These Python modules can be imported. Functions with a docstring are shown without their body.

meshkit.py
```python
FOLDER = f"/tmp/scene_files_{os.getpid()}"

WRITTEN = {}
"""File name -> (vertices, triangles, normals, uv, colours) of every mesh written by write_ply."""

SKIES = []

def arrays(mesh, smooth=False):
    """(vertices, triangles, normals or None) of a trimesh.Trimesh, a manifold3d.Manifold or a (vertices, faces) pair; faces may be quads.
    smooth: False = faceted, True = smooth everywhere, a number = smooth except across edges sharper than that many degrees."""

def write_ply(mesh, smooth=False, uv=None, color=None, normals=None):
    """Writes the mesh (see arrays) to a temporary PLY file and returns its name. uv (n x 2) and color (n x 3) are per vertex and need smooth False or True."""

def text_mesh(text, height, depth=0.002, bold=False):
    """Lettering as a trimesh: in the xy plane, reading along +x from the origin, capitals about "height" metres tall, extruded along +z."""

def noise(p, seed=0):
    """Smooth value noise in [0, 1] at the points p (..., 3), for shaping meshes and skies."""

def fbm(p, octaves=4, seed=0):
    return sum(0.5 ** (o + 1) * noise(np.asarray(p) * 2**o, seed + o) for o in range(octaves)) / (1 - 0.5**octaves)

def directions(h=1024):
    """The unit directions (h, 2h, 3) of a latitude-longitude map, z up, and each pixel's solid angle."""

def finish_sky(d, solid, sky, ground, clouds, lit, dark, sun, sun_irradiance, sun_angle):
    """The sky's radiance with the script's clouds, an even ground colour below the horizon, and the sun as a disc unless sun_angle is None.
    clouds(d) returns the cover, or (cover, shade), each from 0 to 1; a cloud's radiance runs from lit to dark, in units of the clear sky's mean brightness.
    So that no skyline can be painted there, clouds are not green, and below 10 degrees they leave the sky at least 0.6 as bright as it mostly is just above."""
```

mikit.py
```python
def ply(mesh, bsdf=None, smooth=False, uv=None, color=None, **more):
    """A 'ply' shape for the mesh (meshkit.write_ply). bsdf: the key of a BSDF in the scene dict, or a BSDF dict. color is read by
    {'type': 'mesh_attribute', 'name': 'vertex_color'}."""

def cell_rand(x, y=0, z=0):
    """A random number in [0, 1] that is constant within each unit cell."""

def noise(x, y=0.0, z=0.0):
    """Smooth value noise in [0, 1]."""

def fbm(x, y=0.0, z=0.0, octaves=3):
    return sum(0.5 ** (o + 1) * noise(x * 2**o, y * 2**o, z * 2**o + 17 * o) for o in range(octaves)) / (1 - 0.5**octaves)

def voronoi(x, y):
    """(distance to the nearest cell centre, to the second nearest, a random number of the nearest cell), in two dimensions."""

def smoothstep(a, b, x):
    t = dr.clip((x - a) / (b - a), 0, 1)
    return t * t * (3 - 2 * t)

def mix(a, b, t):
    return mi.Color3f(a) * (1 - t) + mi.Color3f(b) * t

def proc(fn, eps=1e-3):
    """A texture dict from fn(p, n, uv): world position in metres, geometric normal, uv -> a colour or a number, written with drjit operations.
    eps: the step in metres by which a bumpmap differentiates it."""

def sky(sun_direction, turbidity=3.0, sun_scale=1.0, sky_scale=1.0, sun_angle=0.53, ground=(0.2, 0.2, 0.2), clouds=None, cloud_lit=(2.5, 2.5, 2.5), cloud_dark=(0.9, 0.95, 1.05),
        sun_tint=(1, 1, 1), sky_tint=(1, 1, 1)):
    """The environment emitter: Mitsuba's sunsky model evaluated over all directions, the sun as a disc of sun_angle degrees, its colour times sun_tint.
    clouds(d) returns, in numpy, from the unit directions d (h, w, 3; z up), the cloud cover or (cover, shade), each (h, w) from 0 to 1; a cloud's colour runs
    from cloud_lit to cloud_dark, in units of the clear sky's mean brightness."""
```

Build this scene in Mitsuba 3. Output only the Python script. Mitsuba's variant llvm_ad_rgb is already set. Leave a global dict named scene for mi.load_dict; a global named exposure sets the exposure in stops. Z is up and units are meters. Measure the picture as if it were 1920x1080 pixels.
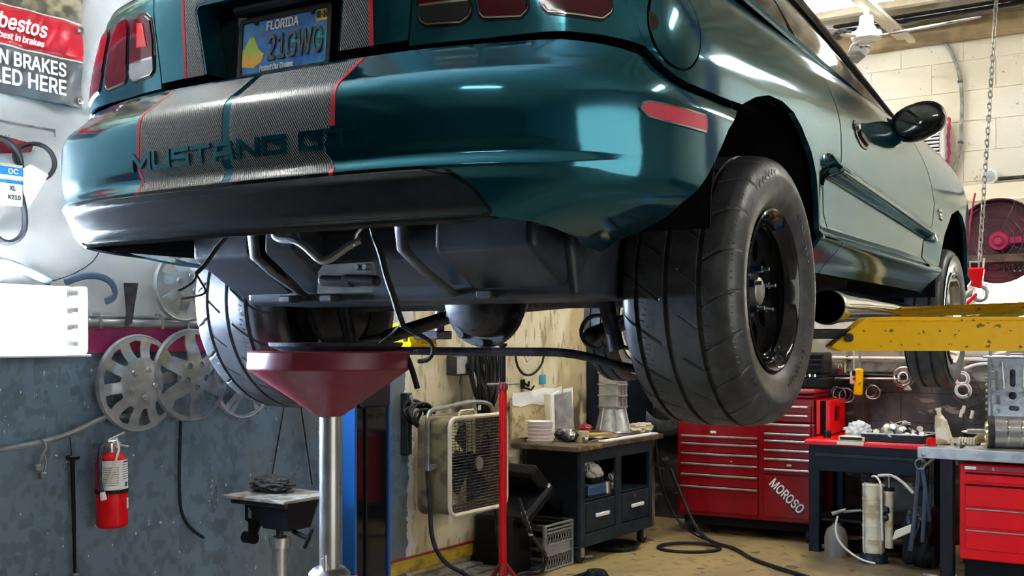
import math, random
import numpy as np, trimesh, mitsuba as mi, mikit, meshkit
import drjit as dr
from mikit import proc, noise, fbm, voronoi, smoothstep, mix
from shapely.geometry import Polygon, MultiPolygon, Point, LineString, box as sbox
from shapely.ops import unary_union
from shapely.prepared import prep
from shapely import affinity
from scipy.interpolate import CubicSpline, PchipInterpolator
T = mi.ScalarTransform4f
rng = np.random.default_rng(7)
scene, labels = {}, {}

# ------------------------------------------------------------------ camera, light, exposure
EYE = 1.35
scene['camera'] = {'type': 'perspective', 'fov_axis': 'x', 'fov': math.degrees(2 * math.atan(960 / 2086)), 'near_clip': 0.05, 'far_clip': 200.0,
                   'principal_point_offset_x': 0.0, 'principal_point_offset_y': -100 / 1080,
                   'to_world': T().look_at(origin=[0, 0, EYE], target=[0, 10, EYE], up=[0, 0, 1])}
exposure = 1.1
scene['sky'] = {'type': 'constant', 'radiance': {'type': 'rgb', 'value': [1.5, 1.5, 1.38]}}
TUBE_CEILING = [70, 69, 66]       # radiance of the ceiling's fluorescent tubes
TUBE_WALL = [165, 215, 285]          # the cold fixture by the left wall
TUBE_BACK = [30, 29, 26]          # the fixture at the back wall

# ------------------------------------------------------------------ frames: left wall (s along it, o into the room, z), back wall (t, o, z), car (x right, y forward, z)
def _yaw(a): a = math.radians(a); return np.array([math.cos(a), -math.sin(a)]), np.array([math.sin(a), math.cos(a)])
RR, DR = _yaw(33.5)
RC, DC = _yaw(31.5)
LW0 = np.array([-1.548, 4.58]); CB0 = LW0 + 4.8 * DR
CAR0 = np.array([-0.0723, 3.3438]); CARZ = 1.3058
def frame(c0, a, b, z=0.0):
    M = np.eye(4); M[:2, 0] = a; M[:2, 1] = b; M[:2, 3] = c0; M[2, 3] = z; return M
LF = frame(LW0, DR, RR); BF = frame(CB0, RR, -DR); CF = frame(CAR0, RC, DC, CARZ); WF = np.eye(4)
def trans(x, y, z): M = np.eye(4); M[:3, 3] = (x, y, z); return M
def rotz(a): M = np.eye(4); a = math.radians(a); M[:2, :2] = [[math.cos(a), -math.sin(a)], [math.sin(a), math.cos(a)]]; return M
def rotx(a): return trimesh.transformations.rotation_matrix(math.radians(a), [1, 0, 0])
def roty(a): return trimesh.transformations.rotation_matrix(math.radians(a), [0, 1, 0])

# ------------------------------------------------------------------ scene helpers
_count = {}
def numbered(key):
    n = _count.get(key, -1) + 1; _count[key] = n
    return key if n == 0 else f'{key}_{n:03d}'
def tag(key, label=None, cat=None, group=None, kind=None):
    d = labels.setdefault(key, {})
    for k, v in (('label', label), ('category', cat), ('group', group), ('kind', kind)):
        if v: d[k] = v
    return key
def thing(name, label, cat, group=None):
    return tag(numbered(name), label, cat, group)
def obj(name, mesh, mat, parent=None, M=None, smooth=35, uv=None, label=None, kind=None, cat=None, group=None, emit=None):
    key = numbered(f'{parent}__{name}' if parent else name)
    if isinstance(mesh, (list, tuple)): mesh = trimesh.util.concatenate([m for m in mesh if m is not None])
    if M is not None: mesh = mesh.copy(); mesh.apply_transform(M)
    more = {'emitter': {'type': 'area', 'radiance': {'type': 'rgb', 'value': list(map(float, emit))}}} if emit else {}
    scene[key] = mikit.ply(mesh, 'm_' + mat, smooth=smooth, uv=uv, **more)
    if label or kind or cat or group: tag(key, label, cat, group, kind)
    return key

# ------------------------------------------------------------------ mesh helpers
def box(x0, x1, y0, y1, z0, z1, bev=0.0):
    m = trimesh.creation.box([x1 - x0, y1 - y0, z1 - z0])
    if bev > 0:
        h = np.array([x1 - x0, y1 - y0, z1 - z0]) / 2; b = min(bev, h.min() * .9); pts = []
        for sx in (-1, 1):
            for sy in (-1, 1):
                for sz in (-1, 1):
                    s = np.array([sx, sy, sz])
                    for k in range(3):
                        d = np.full(3, b); d[k] = 0; pts.append(s * (h - d))
        m = trimesh.convex.convex_hull(np.array(pts))
    m.apply_translation([(x0 + x1) / 2, (y0 + y1) / 2, (z0 + z1) / 2]); return m
def cyl(p, q, r, r2=None, n=16):
    p, q = np.asarray(p, float), np.asarray(q, float); d = q - p; L = np.linalg.norm(d)
    if r2 is None: r2 = r
    m = lathe([(0, 0), (r, 0), (r2, L), (0, L)], n)
    m.apply_transform(trimesh.geometry.align_vectors([0, 0, 1], d / L)); m.apply_translation(p); return m
def lathe(prof, n=32, a0=0.0, a1=360.0):
    """profile of (r, z) revolved about z"""
    prof = np.array(prof, float); full = abs(a1 - a0) >= 359.9
    th = np.radians(np.linspace(a0, a1, n + 1)); k = len(prof)
    if full: th = th[:-1]
    v = np.stack([np.outer(np.cos(th), prof[:, 0]), np.outer(np.sin(th), prof[:, 0]), np.tile(prof[:, 1], (len(th), 1))], -1).reshape(-1, 3)
    f = []; nt = len(th)
    for i in range(nt if full else nt - 1):
        j = (i + 1) % nt
        for a in range(k - 1):
            f += [[i * k + a, j * k + a, j * k + a + 1], [i * k + a, j * k + a + 1, i * k + a + 1]]
    m = trimesh.Trimesh(v, f, process=False); m.merge_vertices(digits_vertex=7); m.update_faces(m.nondegenerate_faces()); m.remove_unreferenced_vertices()
    return m
def smooth_path(pts, n=40, closed=False):
    pts = np.asarray(pts, float)
    if closed: pts = np.vstack([pts, pts[:1]])
    d = np.r_[0, np.cumsum(np.linalg.norm(np.diff(pts, axis=0), axis=1))]
    return CubicSpline(d, pts, bc_type='periodic' if closed else 'natural')(np.linspace(0, d[-1], n))
def tube(pts, r, n=8, closed=False, flat=None):
    """a tube along a polyline; r a number or one per point; flat = (width factor, direction) squashes the section"""
    P = np.asarray(pts, float); k = len(P)
    if closed and np.allclose(P[0], P[-1]): P = P[:-1]; k -= 1
    r = np.broadcast_to(np.asarray(r, float), (k,))
    t = (np.roll(P, -1, 0) - np.roll(P, 1, 0)) if closed else np.gradient(P, axis=0)
    t /= np.linalg.norm(t, axis=1, keepdims=True) + 1e-12
    a = np.array([0, 0, 1.0]) if abs(t[0, 2]) < .9 else np.array([1.0, 0, 0])
    u = np.cross(t[0], a); u /= np.linalg.norm(u); V = []
    th = np.linspace(0, 2 * np.pi, n, endpoint=False)
    for i in range(k):
        u = u - t[i] * (u @ t[i]); u /= np.linalg.norm(u); w = np.cross(t[i], u)
        ring = r[i] * (np.outer(np.cos(th), u) + np.outer(np.sin(th), w))
        if flat is not None:
            d = np.asarray(flat[1], float); d = d - t[i] * (d @ t[i])
            if np.linalg.norm(d) > 1e-6: d /= np.linalg.norm(d); ring += np.outer(ring @ d, d) * (flat[0] - 1)
        V.append(P[i] + ring)
    V = np.array(V).reshape(-1, 3); f = []
    for i in range(k if closed else k - 1):
        j = (i + 1) % k
        for a in range(n):
            b = (a + 1) % n; f += [[i * n + a, i * n + b, j * n + b], [i * n + a, j * n + b, j * n + a]]
    if not closed:
        V = np.vstack([V, P[:1], P[-1:]]); c0, c1 = k * n, k * n + 1
        for a in range(n):
            b = (a + 1) % n; f += [[c0, b, a], [c1, (k - 1) * n + a, (k - 1) * n + b]]
    m = trimesh.Trimesh(V, f, process=False); trimesh.repair.fix_normals(m); return m
def extrude(poly, h):
    ps = getattr(poly, 'geoms', [poly])
    return trimesh.util.concatenate([trimesh.creation.extrude_polygon(p, h, engine='earcut') for p in ps])
def extrude_y(poly, y0, y1):
    """a polygon in (x, z) extruded along y"""
    m = extrude(poly, y1 - y0); m.apply_transform(np.array([[1, 0, 0, 0], [0, 0, 1, y0], [0, 1, 0, 0], [0, 0, 0, 1.0]])); return m
def extrude_x(poly, x0, x1):
    """a polygon in (y, z) extruded along x"""
    m = extrude(poly, x1 - x0); m.apply_transform(np.array([[0, 0, 1, x0], [1, 0, 0, 0], [0, 1, 0, 0], [0, 0, 0, 1.0]])); return m
def solidify(m, t, n=None):
    n = np.array(m.vertex_normals) if n is None else n; v = np.vstack([m.vertices, m.vertices - n * t]); k = len(m.vertices)
    e = np.sort(m.edges, axis=1); uniq, idx, cnt = np.unique(e, axis=0, return_index=True, return_counts=True)
    be = m.edges[idx[cnt == 1]]
    f = np.vstack([m.faces, m.faces[:, ::-1] + k, np.stack([be[:, 1], be[:, 0], be[:, 0] + k], 1), np.stack([be[:, 1], be[:, 0] + k, be[:, 1] + k], 1)])
    return trimesh.Trimesh(v, f, process=False)
def gridcut(poly, du, dv):
    """triangles in the plane that fill a polygon on a grid of du x dv cells"""
    x0, y0, x1, y1 = poly.bounds; xs = np.linspace(x0, x1, max(2, int(math.ceil((x1 - x0) / du)) + 1)); ys = np.linspace(y0, y1, max(2, int(math.ceil((y1 - y0) / dv)) + 1))
    pp = prep(poly); V, Fc, idx = [], [], {}
    def vid(x, y):
        k = (round(x, 6), round(y, 6))
        if k not in idx: idx[k] = len(V); V.append(k)
        return idx[k]
    for i in range(len(xs) - 1):
        for j in range(len(ys) - 1):
            c = sbox(xs[i], ys[j], xs[i + 1], ys[j + 1])
            if pp.contains(c):
                a, b, d, e = vid(xs[i], ys[j]), vid(xs[i + 1], ys[j]), vid(xs[i + 1], ys[j + 1]), vid(xs[i], ys[j + 1])
                Fc += [[a, b, d], [a, d, e]]
            elif pp.intersects(c):
                g = poly.intersection(c)
                for q in getattr(g, 'geoms', [g]):
                    if q.geom_type != 'Polygon' or q.area < 1e-9: continue
                    tv, tf = trimesh.creation.triangulate_polygon(q, engine='earcut')
                    ids = [vid(*p) for p in tv]
                    for t in tf:
                        a, b, c2 = ids[t[0]], ids[t[1]], ids[t[2]]
                        if len({a, b, c2}) == 3:
                            A, B2, C2 = V[a], V[b], V[c2]
                            s = (B2[0] - A[0]) * (C2[1] - A[1]) - (B2[1] - A[1]) * (C2[0] - A[0])
                            if abs(s) > 1e-12: Fc.append([a, b, c2] if s > 0 else [a, c2, b])
    return np.array(V), np.array(Fc)
def patch(poly, fn, du=.03, dv=.03, t=.004, flip=False, uv=False):
    """a sheet of thickness t: the polygon in (u, v) bent by fn(u, v) -> (n, 3)"""
    ms, uvs = [], []
    for p in getattr(poly, 'geoms', [poly]):
        V, Fc = gridcut(p, du, dv)
        if len(V) == 0: continue
        m = trimesh.Trimesh(fn(V[:, 0], V[:, 1]), Fc[:, ::-1] if flip else Fc, process=False)
        if t:
            e = 2e-4; n = np.cross(fn(V[:, 0] + e, V[:, 1]) - fn(V[:, 0] - e, V[:, 1]), fn(V[:, 0], V[:, 1] + e) - fn(V[:, 0], V[:, 1] - e))
            n /= np.linalg.norm(n, axis=1, keepdims=True) + 1e-15
            m = solidify(m, t, -n if flip else n); V = np.vstack([V, V])
        ms.append(m); uvs.append(V)
    m = trimesh.util.concatenate(ms) if len(ms) > 1 else ms[0]
    return (m, np.vstack(uvs)) if uv else m
def sheet(P, t=0.0, flip=False):
    """an (m, n, 3) array of points as a surface"""
    P = np.asarray(P, float); m_, n_ = P.shape[:2]; f = []
    for i in range(m_ - 1):
        for j in range(n_ - 1):
            a, b, c, d = i * n_ + j, (i + 1) * n_ + j, (i + 1) * n_ + j + 1, i * n_ + j + 1
            f += [[a, b, c], [a, c, d]]
    f = np.array(f); m = trimesh.Trimesh(P.reshape(-1, 3), f[:, ::-1] if flip else f, process=False)
    return solidify(m, t) if t else m
def rrect(x0, y0, x1, y1, r): return sbox(x0 + r, y0 + r, x1 - r, y1 - r).buffer(r, quad_segs=5)
def blob(r, seed, sub=3, amp=.3, freq=3.0, scale=(1, 1, 1)):
    m = trimesh.creation.icosphere(sub, 1.0); v = np.array(m.vertices)
    v = v * (1 + amp * (meshkit.fbm(v * freq + 9 * seed + 20, 3, seed) - .5) * 2)[:, None]
    m.vertices = v * r * np.asarray(scale); return m
def ontext(text, h, M, depth=.002, bold=True, width=None, shear=0.0, center=False, right=False):
    """lettering laid in the plane M (x along the line, y up, z out)"""
    m = meshkit.text_mesh(text, h, depth, bold)
    m.apply_translation([-m.bounds[0][0], 0, 0])
    if width: m.apply_scale([width / m.bounds[1][0], 1, 1])
    if shear: S = np.eye(4); S[0, 1] = shear; m.apply_transform(S)
    if center: m.apply_translation([-m.bounds[1][0] / 2, 0, 0])
    if right: m.apply_translation([-m.bounds[1][0], 0, 0])
    m.apply_transform(M); return m
def plane_on(F, a, b, z): 
    """text plane on a wall frame F at (a, b, z): x along the wall, y up, z off the wall"""
    M = np.eye(4); M[:3, 0] = F[:3, 0]; M[:3, 1] = (0, 0, 1); M[:3, 2] = F[:3, 1]; M[:3, 3] = (F @ np.array([a, b, z, 1]))[:3]; return M
def interp_poly(pts): return Polygon(pts).buffer(0)

# ------------------------------------------------------------------ materials
def rgb(*c): return {'type': 'rgb', 'value': [float(x) for x in c]}
def srgb(r, g, b): return [((c / 255) / 12.92 if c / 255 < .04045 else ((c / 255 + .055) / 1.055) ** 2.4) for c in (r, g, b)]
def P(name, color, rough=.5, metal=0.0, spec=.5, cc=0.0, two=True, **k):
    c = color if isinstance(color, dict) else rgb(*color)
    d = {'type': 'principled', 'base_color': c, 'roughness': rough if isinstance(rough, dict) else float(rough), 'metallic': float(metal), 'specular': float(spec), **k}
    if cc: d['clearcoat'] = float(cc); d['clearcoat_gloss'] = .97
    scene['m_' + name] = {'type': 'twosided', 'bsdf': d} if two else d
    return name
def lr(p):   # left-wall coordinates of a point
    x, y = p.x - float(LW0[0]), p.y - float(LW0[1])
    return x * float(DR[0]) + y * float(DR[1]), x * float(RR[0]) + y * float(RR[1])
def bt(p):
    x, y = p.x - float(CB0[0]), p.y - float(CB0[1])
    return x * float(RR[0]) + y * float(RR[1]), -x * float(DR[0]) - y * float(DR[1])

def wall_left_color(p, n, uv):
    s, o = lr(p); z = p.z
    wob = (fbm(s * 9, z * 9, 3.0) - .5) * .05
    white = mix([.62, .63, .63], [.52, .53, .53], fbm(s * 5, z * 5, 1.0))
    blue = mix([.105, .165, .225], [.145, .205, .255], fbm(s * 2.3, z * 2.3, 7.0))
    sc = smoothstep(.66, .74, fbm(s * 17, z * 13, 5.0)) * .6                       # dark scuffs
    blue = mix(blue, [.055, .08, .10], sc)
    blue = mix(blue, [.085, .125, .155], smoothstep(.48, .66, fbm(s * 31, z * 24, 25.0)) * .7)
    ch = dr.select(fbm(s * 62, z * 34, 9.0) > .845, 1.0, 0.0)                          # chipped paint
    blue = mix(blue, [.62, .64, .62], ch)
    lowmix = smoothstep(.35, .75, fbm(s * 3, z * 3, 15.0))
    blue = mix(blue, mix(blue, [.14, .16, .15], .8), lowmix * smoothstep(.2, 1.0, s))
    c = mix(blue, white, dr.select(z > 1.352, 1.0, 0.0))
    # bare plaster and old cream paint beyond the torn edge of the blue
    edge = 1.765 + (fbm(z * 4, 2.0, 8.0) - .5) * .07 + (fbm(z * 44, 2.0, 8.0) - .5) * .035
    cream = mix([.66, .56, .34], [.72, .66, .48], fbm(s * 4, z * 5, 11.0))
    st = smoothstep(.47, .72, fbm(s * 5 + 2, z * 2.2, 21.0))
    cream = mix(cream, [.36, .26, .11], st * .7)
    fine = smoothstep(.60, .76, fbm(s * 30, z * 10, 31.0)) * .5
    cream = mix(cream, [.13, .09, .04], fine)
    soot = smoothstep(.42, .60, fbm(s * 6, z * 6, 41.0)) * smoothstep(1.9, 2.05, s + wob * 2) * smoothstep(1.05, .92, z + wob * 3) * smoothstep(.22, .42, z + wob)
    cream = mix(cream, [.07, .05, .03], soot * .85)
    cream = mix(cream, [.70, .69, .66], dr.select(s < edge + .045 + wob, 1.0, 0.0))
    return mix(c, cream, dr.select(s > edge, dr.select(z < 1.352, 1.0, smoothstep(1.4, 1.9, s)), 0.0))
def block_color(p, n, uv):
    t, o = bt(p); z = p.z
    w = fbm(t * 2.2, z * 2.6, 2.0)
    up = mix([.64, .61, .55], [.58, .545, .47], w)
    up = mix(up, [.62, .565, .41], smoothstep(.45, .75, fbm(t * 1.4 + 5, z * 1.4, 12.0)) * .7)
    sp = dr.select(fbm(t * 42, z * 42, 5.0) > .835, 1.0, 0.0)
    up = mix(up, [.16, .13, .10], sp * .7)
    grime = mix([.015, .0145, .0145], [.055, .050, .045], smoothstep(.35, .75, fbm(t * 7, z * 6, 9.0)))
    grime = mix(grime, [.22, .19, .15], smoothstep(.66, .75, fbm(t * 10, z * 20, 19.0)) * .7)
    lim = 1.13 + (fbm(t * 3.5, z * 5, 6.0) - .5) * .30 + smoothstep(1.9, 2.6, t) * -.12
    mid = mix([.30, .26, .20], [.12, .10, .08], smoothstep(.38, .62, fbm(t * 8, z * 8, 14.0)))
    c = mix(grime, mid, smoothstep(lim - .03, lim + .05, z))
    return mix(c, up, smoothstep(lim + .22, lim + .30, z))
def floor_color(p, n, uv):
    w = fbm(p.x * 1.6, p.y * 1.6, 3.0)
    c = mix([.25, .18, .075], [.34, .255, .12], w)
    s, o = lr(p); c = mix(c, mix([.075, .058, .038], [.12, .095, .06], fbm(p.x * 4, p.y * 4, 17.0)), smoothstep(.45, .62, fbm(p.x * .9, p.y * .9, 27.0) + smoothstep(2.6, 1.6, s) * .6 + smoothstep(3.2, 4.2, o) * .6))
    c = mix(c, [.19, .135, .07], smoothstep(.50, .78, fbm(p.x * 3.1, p.y * 3.1, 8.0)) * .7)
    f = smoothstep(.58, .78, fbm(p.x * 19, p.y * 19, 1.0))
    c = mix(c, [.16, .115, .06], f * .5)
    return mix(c, [.06, .045, .03], smoothstep(.74, .80, fbm(p.x * 9, p.y * 9, 13.0)) * .8)
def grime_tex(base, dark, f=14.0, lo=.5, hi=.75, amt=.8):
    def fn(p, n, uv):
        return mix(base, dark, smoothstep(lo, hi, fbm(p.x * f, p.y * f, p.z * f)) * amt)
    return proc(fn)
P('wall_left_paint', proc(wall_left_color), .55, spec=.35)
P('wall_back_paint', proc(block_color), .6, spec=.3)
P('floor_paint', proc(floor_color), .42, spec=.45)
P('ceiling_white', [.66, .65, .61], .7, spec=.2)
P('joist_cream', [.50, .44, .32], .7, spec=.2)
P('beam_brown', grime_tex([.34, .25, .13], [.18, .12, .06], 9, .35, .7), .6, spec=.3)
P('wall_white', [.20, .20, .20], .7, spec=.2)
P('wall_dark', [.030, .036, .044], .7, spec=.2)
P('mortar', [.40, .36, .28], .8, spec=.1)
P('black', [.007, .007, .008], .5, spec=.2)
P('black_matte', [.006, .006, .007], .85, spec=.05)
P('black_gloss', [.005, .005, .006], .06, spec=.45)
P('black_plastic', [.005, .0055, .007], .38, spec=.15)
P('rubber', grime_tex([.036, .038, .041], [.024, .025, .028], 30, .4, .6), .38, spec=.5)
P('rubber_dark', [.008, .008, .008], .6, spec=.2)
P('grey_plastic', grime_tex([.023, .028, .037], [.015, .018, .023], 9, .38, .62), .42, spec=.25)
P('steel', [.55, .55, .54], .32, metal=1.0)
P('steel_dull', grime_tex([.40, .40, .39], [.27, .265, .26], 18, .4, .7), .40, metal=.85)
P('dark_steel', grime_tex([.040, .042, .047], [.014, .014, .016], 25, .4, .65), .45, metal=.6)
P('chrome', [.88, .88, .88], .06, metal=1.0)
P('aluminium', [.70, .71, .72], .28, metal=1.0)
P('cast_metal', grime_tex([.46, .46, .45], [.27, .265, .26], 30, .42, .7), .42, metal=.7)
P('silver_plastic', grime_tex([.40, .42, .43], [.24, .25, .26], 18, .35, .7), .34, metal=.45, spec=.5)
P('silver_dark', grime_tex([.27, .29, .30], [.15, .16, .17], 18, .35, .7), .34, metal=.5, spec=.5)
P('white_paint', [.72, .72, .71], .4, spec=.4)
P('white_paper', [.80, .80, .78], .7, spec=.2)
P('cream_paint', [.70, .64, .48], .45, spec=.4)
P('red_paint', [.66, .004, .008], .32, spec=.2, cc=.15)
P('red_dark', [.20, .008, .016], .35, spec=.5, cc=.3)
P('steel_pipe', grime_tex([.50, .50, .49], [.38, .375, .37], 12, .3, .7), .36, metal=.9)
P('red_band', [.33, .022, .085], .5, spec=.3)
P('red_line', [.42, .015, .03], .35, spec=.5)
P('maroon', grime_tex([.15, .010, .026], [.10, .008, .018], 12, .35, .7), .42, spec=.45)
P('yellow_paint', grime_tex([.92, .50, .0], [.12, .08, .02], 60, .715, .74, .9), .32, spec=.2)
P('yellow_old', grime_tex([.62, .42, .04], [.24, .15, .04], 11, .42, .70), .5, spec=.4)
P('blue_paint', [.012, .115, .42], .35, spec=.5)
P('navy', grime_tex([.005, .009, .016], [.003, .005, .008], 15, .35, .7), .46, spec=.12)
P('charcoal_blue', grime_tex([.013, .022, .030], [.008, .012, .016], 15, .35, .7), .42, spec=.15)
P('wood_dark', grime_tex([.085, .060, .035], [.03, .022, .015], 20, .4, .65), .55, spec=.35)
P('wood_edge', grime_tex([.33, .20, .06], [.06, .04, .02], 26, .4, .6), .6, spec=.3)
P('wood_grey', grime_tex([.28, .27, .25], [.10, .095, .09], 24, .4, .65), .65, spec=.25)
P('cardboard', grime_tex([.58, .47, .27], [.30, .21, .09], 30, .5, .72), .75, spec=.15)
P('cloth_white', [.68, .69, .68], .8, spec=.1)
P('cloth_beige', [.50, .43, .31], .85, spec=.1)
P('cloth_dark', [.05, .05, .05], .9, spec=.1)
P('brass', [.62, .46, .20], .30, metal=1.0)
P('bottle_plastic', grime_tex([.66, .59, .42], [.40, .31, .16], 16, .42, .7), .45, spec=.4)
P('blue_tag', [.04, .32, .42], .5)

# ================================================================== the room
def struct(name, mesh, mat, smooth=35, parent=None, M=None): 
    k = obj(name, mesh, mat, parent, M, smooth)
    if not parent: tag(k, kind='structure')
    return k
def Lb(*a, bev=0): m = box(*a, bev); m.apply_transform(LF); return m
def Bb(*a, bev=0): m = box(*a, bev); m.apply_transform(BF); return m
RW = 7.6
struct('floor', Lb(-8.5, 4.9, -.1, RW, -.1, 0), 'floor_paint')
struct('wall_left', Lb(-8.5, 4.9, -.15, 0, 0, 3.8), 'wall_left_paint')
wb = struct('wall_back', Bb(-.15, RW, -.25, -.006, 0, 3.8), 'wall_back_paint')
struct('wall_rear', Lb(-8.7, -8.5, -.15, RW, 0, 3.8), 'wall_dark')
# right wall with the open bay door (outside the frame; its daylight shows on the car's side)
RW = 7.6
struct('wall_right', [Lb(.9, 4.9, RW, RW + .2, 0, 3.8), Lb(-8.5, -3.4, RW, RW + .2, 0, 3.8), Lb(-3.4, .9, RW, RW + .2, 3.0, 3.8)], 'wall_white')
cl = struct('ceiling', Lb(-8.5, 4.9, -.15, RW, 3.62, 3.72), 'ceiling_white')
for i in range(44):
    s = 4.55 - i * .30
    obj('joist', Lb(s - .03, s + .03, 0, RW, 3.46, 3.62), 'joist_cream', cl)
struct('trim_1', Bb(.0, RW - .1, 0, .10, 3.33, 3.46, bev=.008), 'beam_brown')
# block courses of the back wall
blk = [mikit.ply((lambda m: (m.apply_transform(BF), m)[1])(box(-.1992, .1992, -.05, .0, -.0992, .0992, .002)), 'm_wall_back_paint', smooth=False)]
d2 = BF[:3, 0]
nblk = 0
for r in range(17):
    for c in range(8):
        t0 = .05 + c * .4 + (.2 if r % 2 else 0)
        if t0 > 3.1: continue
        off = d2 * t0 - BF[:3, 1] * float(rng.uniform(0, .003))
        key = numbered(wb + '__block'); scene[key] = {**blk[0], 'to_world': T().translate([float(off[0]), float(off[1]), .1 + r * .2])}
obj('wall_face', Bb(3.35, RW, -.05, 0, 0, 3.45), 'wall_back_paint', wb)
# fluorescent fixtures on the ceiling
scene['m_tube_glass'] = {'type': 'diffuse', 'reflectance': rgb(.8, .8, .8)}
def strip(s, o, along_s, label, gain=1.0):
    k = thing('ceiling_light', label, 'ceiling light', 'tube lights on the ceiling')
    M = (BF if along_s == 2 else LF) @ trans(s, o, 3.40) @ (np.eye(4) if along_s else rotz(90))
    obj('housing', box(-.62, .62, -.07, .07, .0, .06, .01), 'white_paint', k, M)
    for q in (-.042, .042): obj('tube', cyl([-.59, q, -.022], [.59, q, -.022], .017, n=10), 'tube_glass', k, M, emit=[gain * c for c in TUBE_CEILING])
for s, o, al, g, lb in [(1.9, 1.1, 2, .27, 'white twin-tube strip light under the ceiling by the block wall'), (4.3, .85, 2, 1.0, 'added white twin-tube strip light along the block wall beyond the right edge'), (1.2, .60, 1, 1.2, 'white twin-tube strip light under the ceiling along the left wall'),  # strip beyond the right edge is added to brighten the car side's reflection
                      (3.4, .95, 1, .9, 'added white twin-tube strip light under the ceiling above the tool cart'), (-1.6, .60, 1, .8, 'added white twin-tube strip light under the ceiling over the white work light'),  # both strips are added to brighten the left wall
                      (1.2, 4.8, 0, .7, 'white twin-tube strip light under the ceiling right of the car'), (-4.6, 3.2, 0, .2, 'white twin-tube strip light under the ceiling behind the camera')]: strip(s, o, al, lb, g)
# added unseen cupboards behind the camera, a dark field for the bumper to mirror
for i in range(4):
    s = -3.4 - 1.05 * i
    k = thing('added_cupboard', ['added navy cupboard nearest the work light', 'second added navy cupboard from the work light', 'third added navy cupboard from the work light', 'last added navy cupboard in the row'][i], 'cupboard')
    obj('body', box(s - 1.0, s, .02, .55, .0, 2.9, .01), 'navy', k, LF)
    for a in (s - .985, s - .495): d = obj('door', box(a, a + .48, .55, .57, .06, 2.86, .006), 'navy', k, LF); obj('handle', box(a + .42, a + .44, .57, .60, 1.2, 1.5, .004), 'steel_dull', d, LF)

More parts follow.
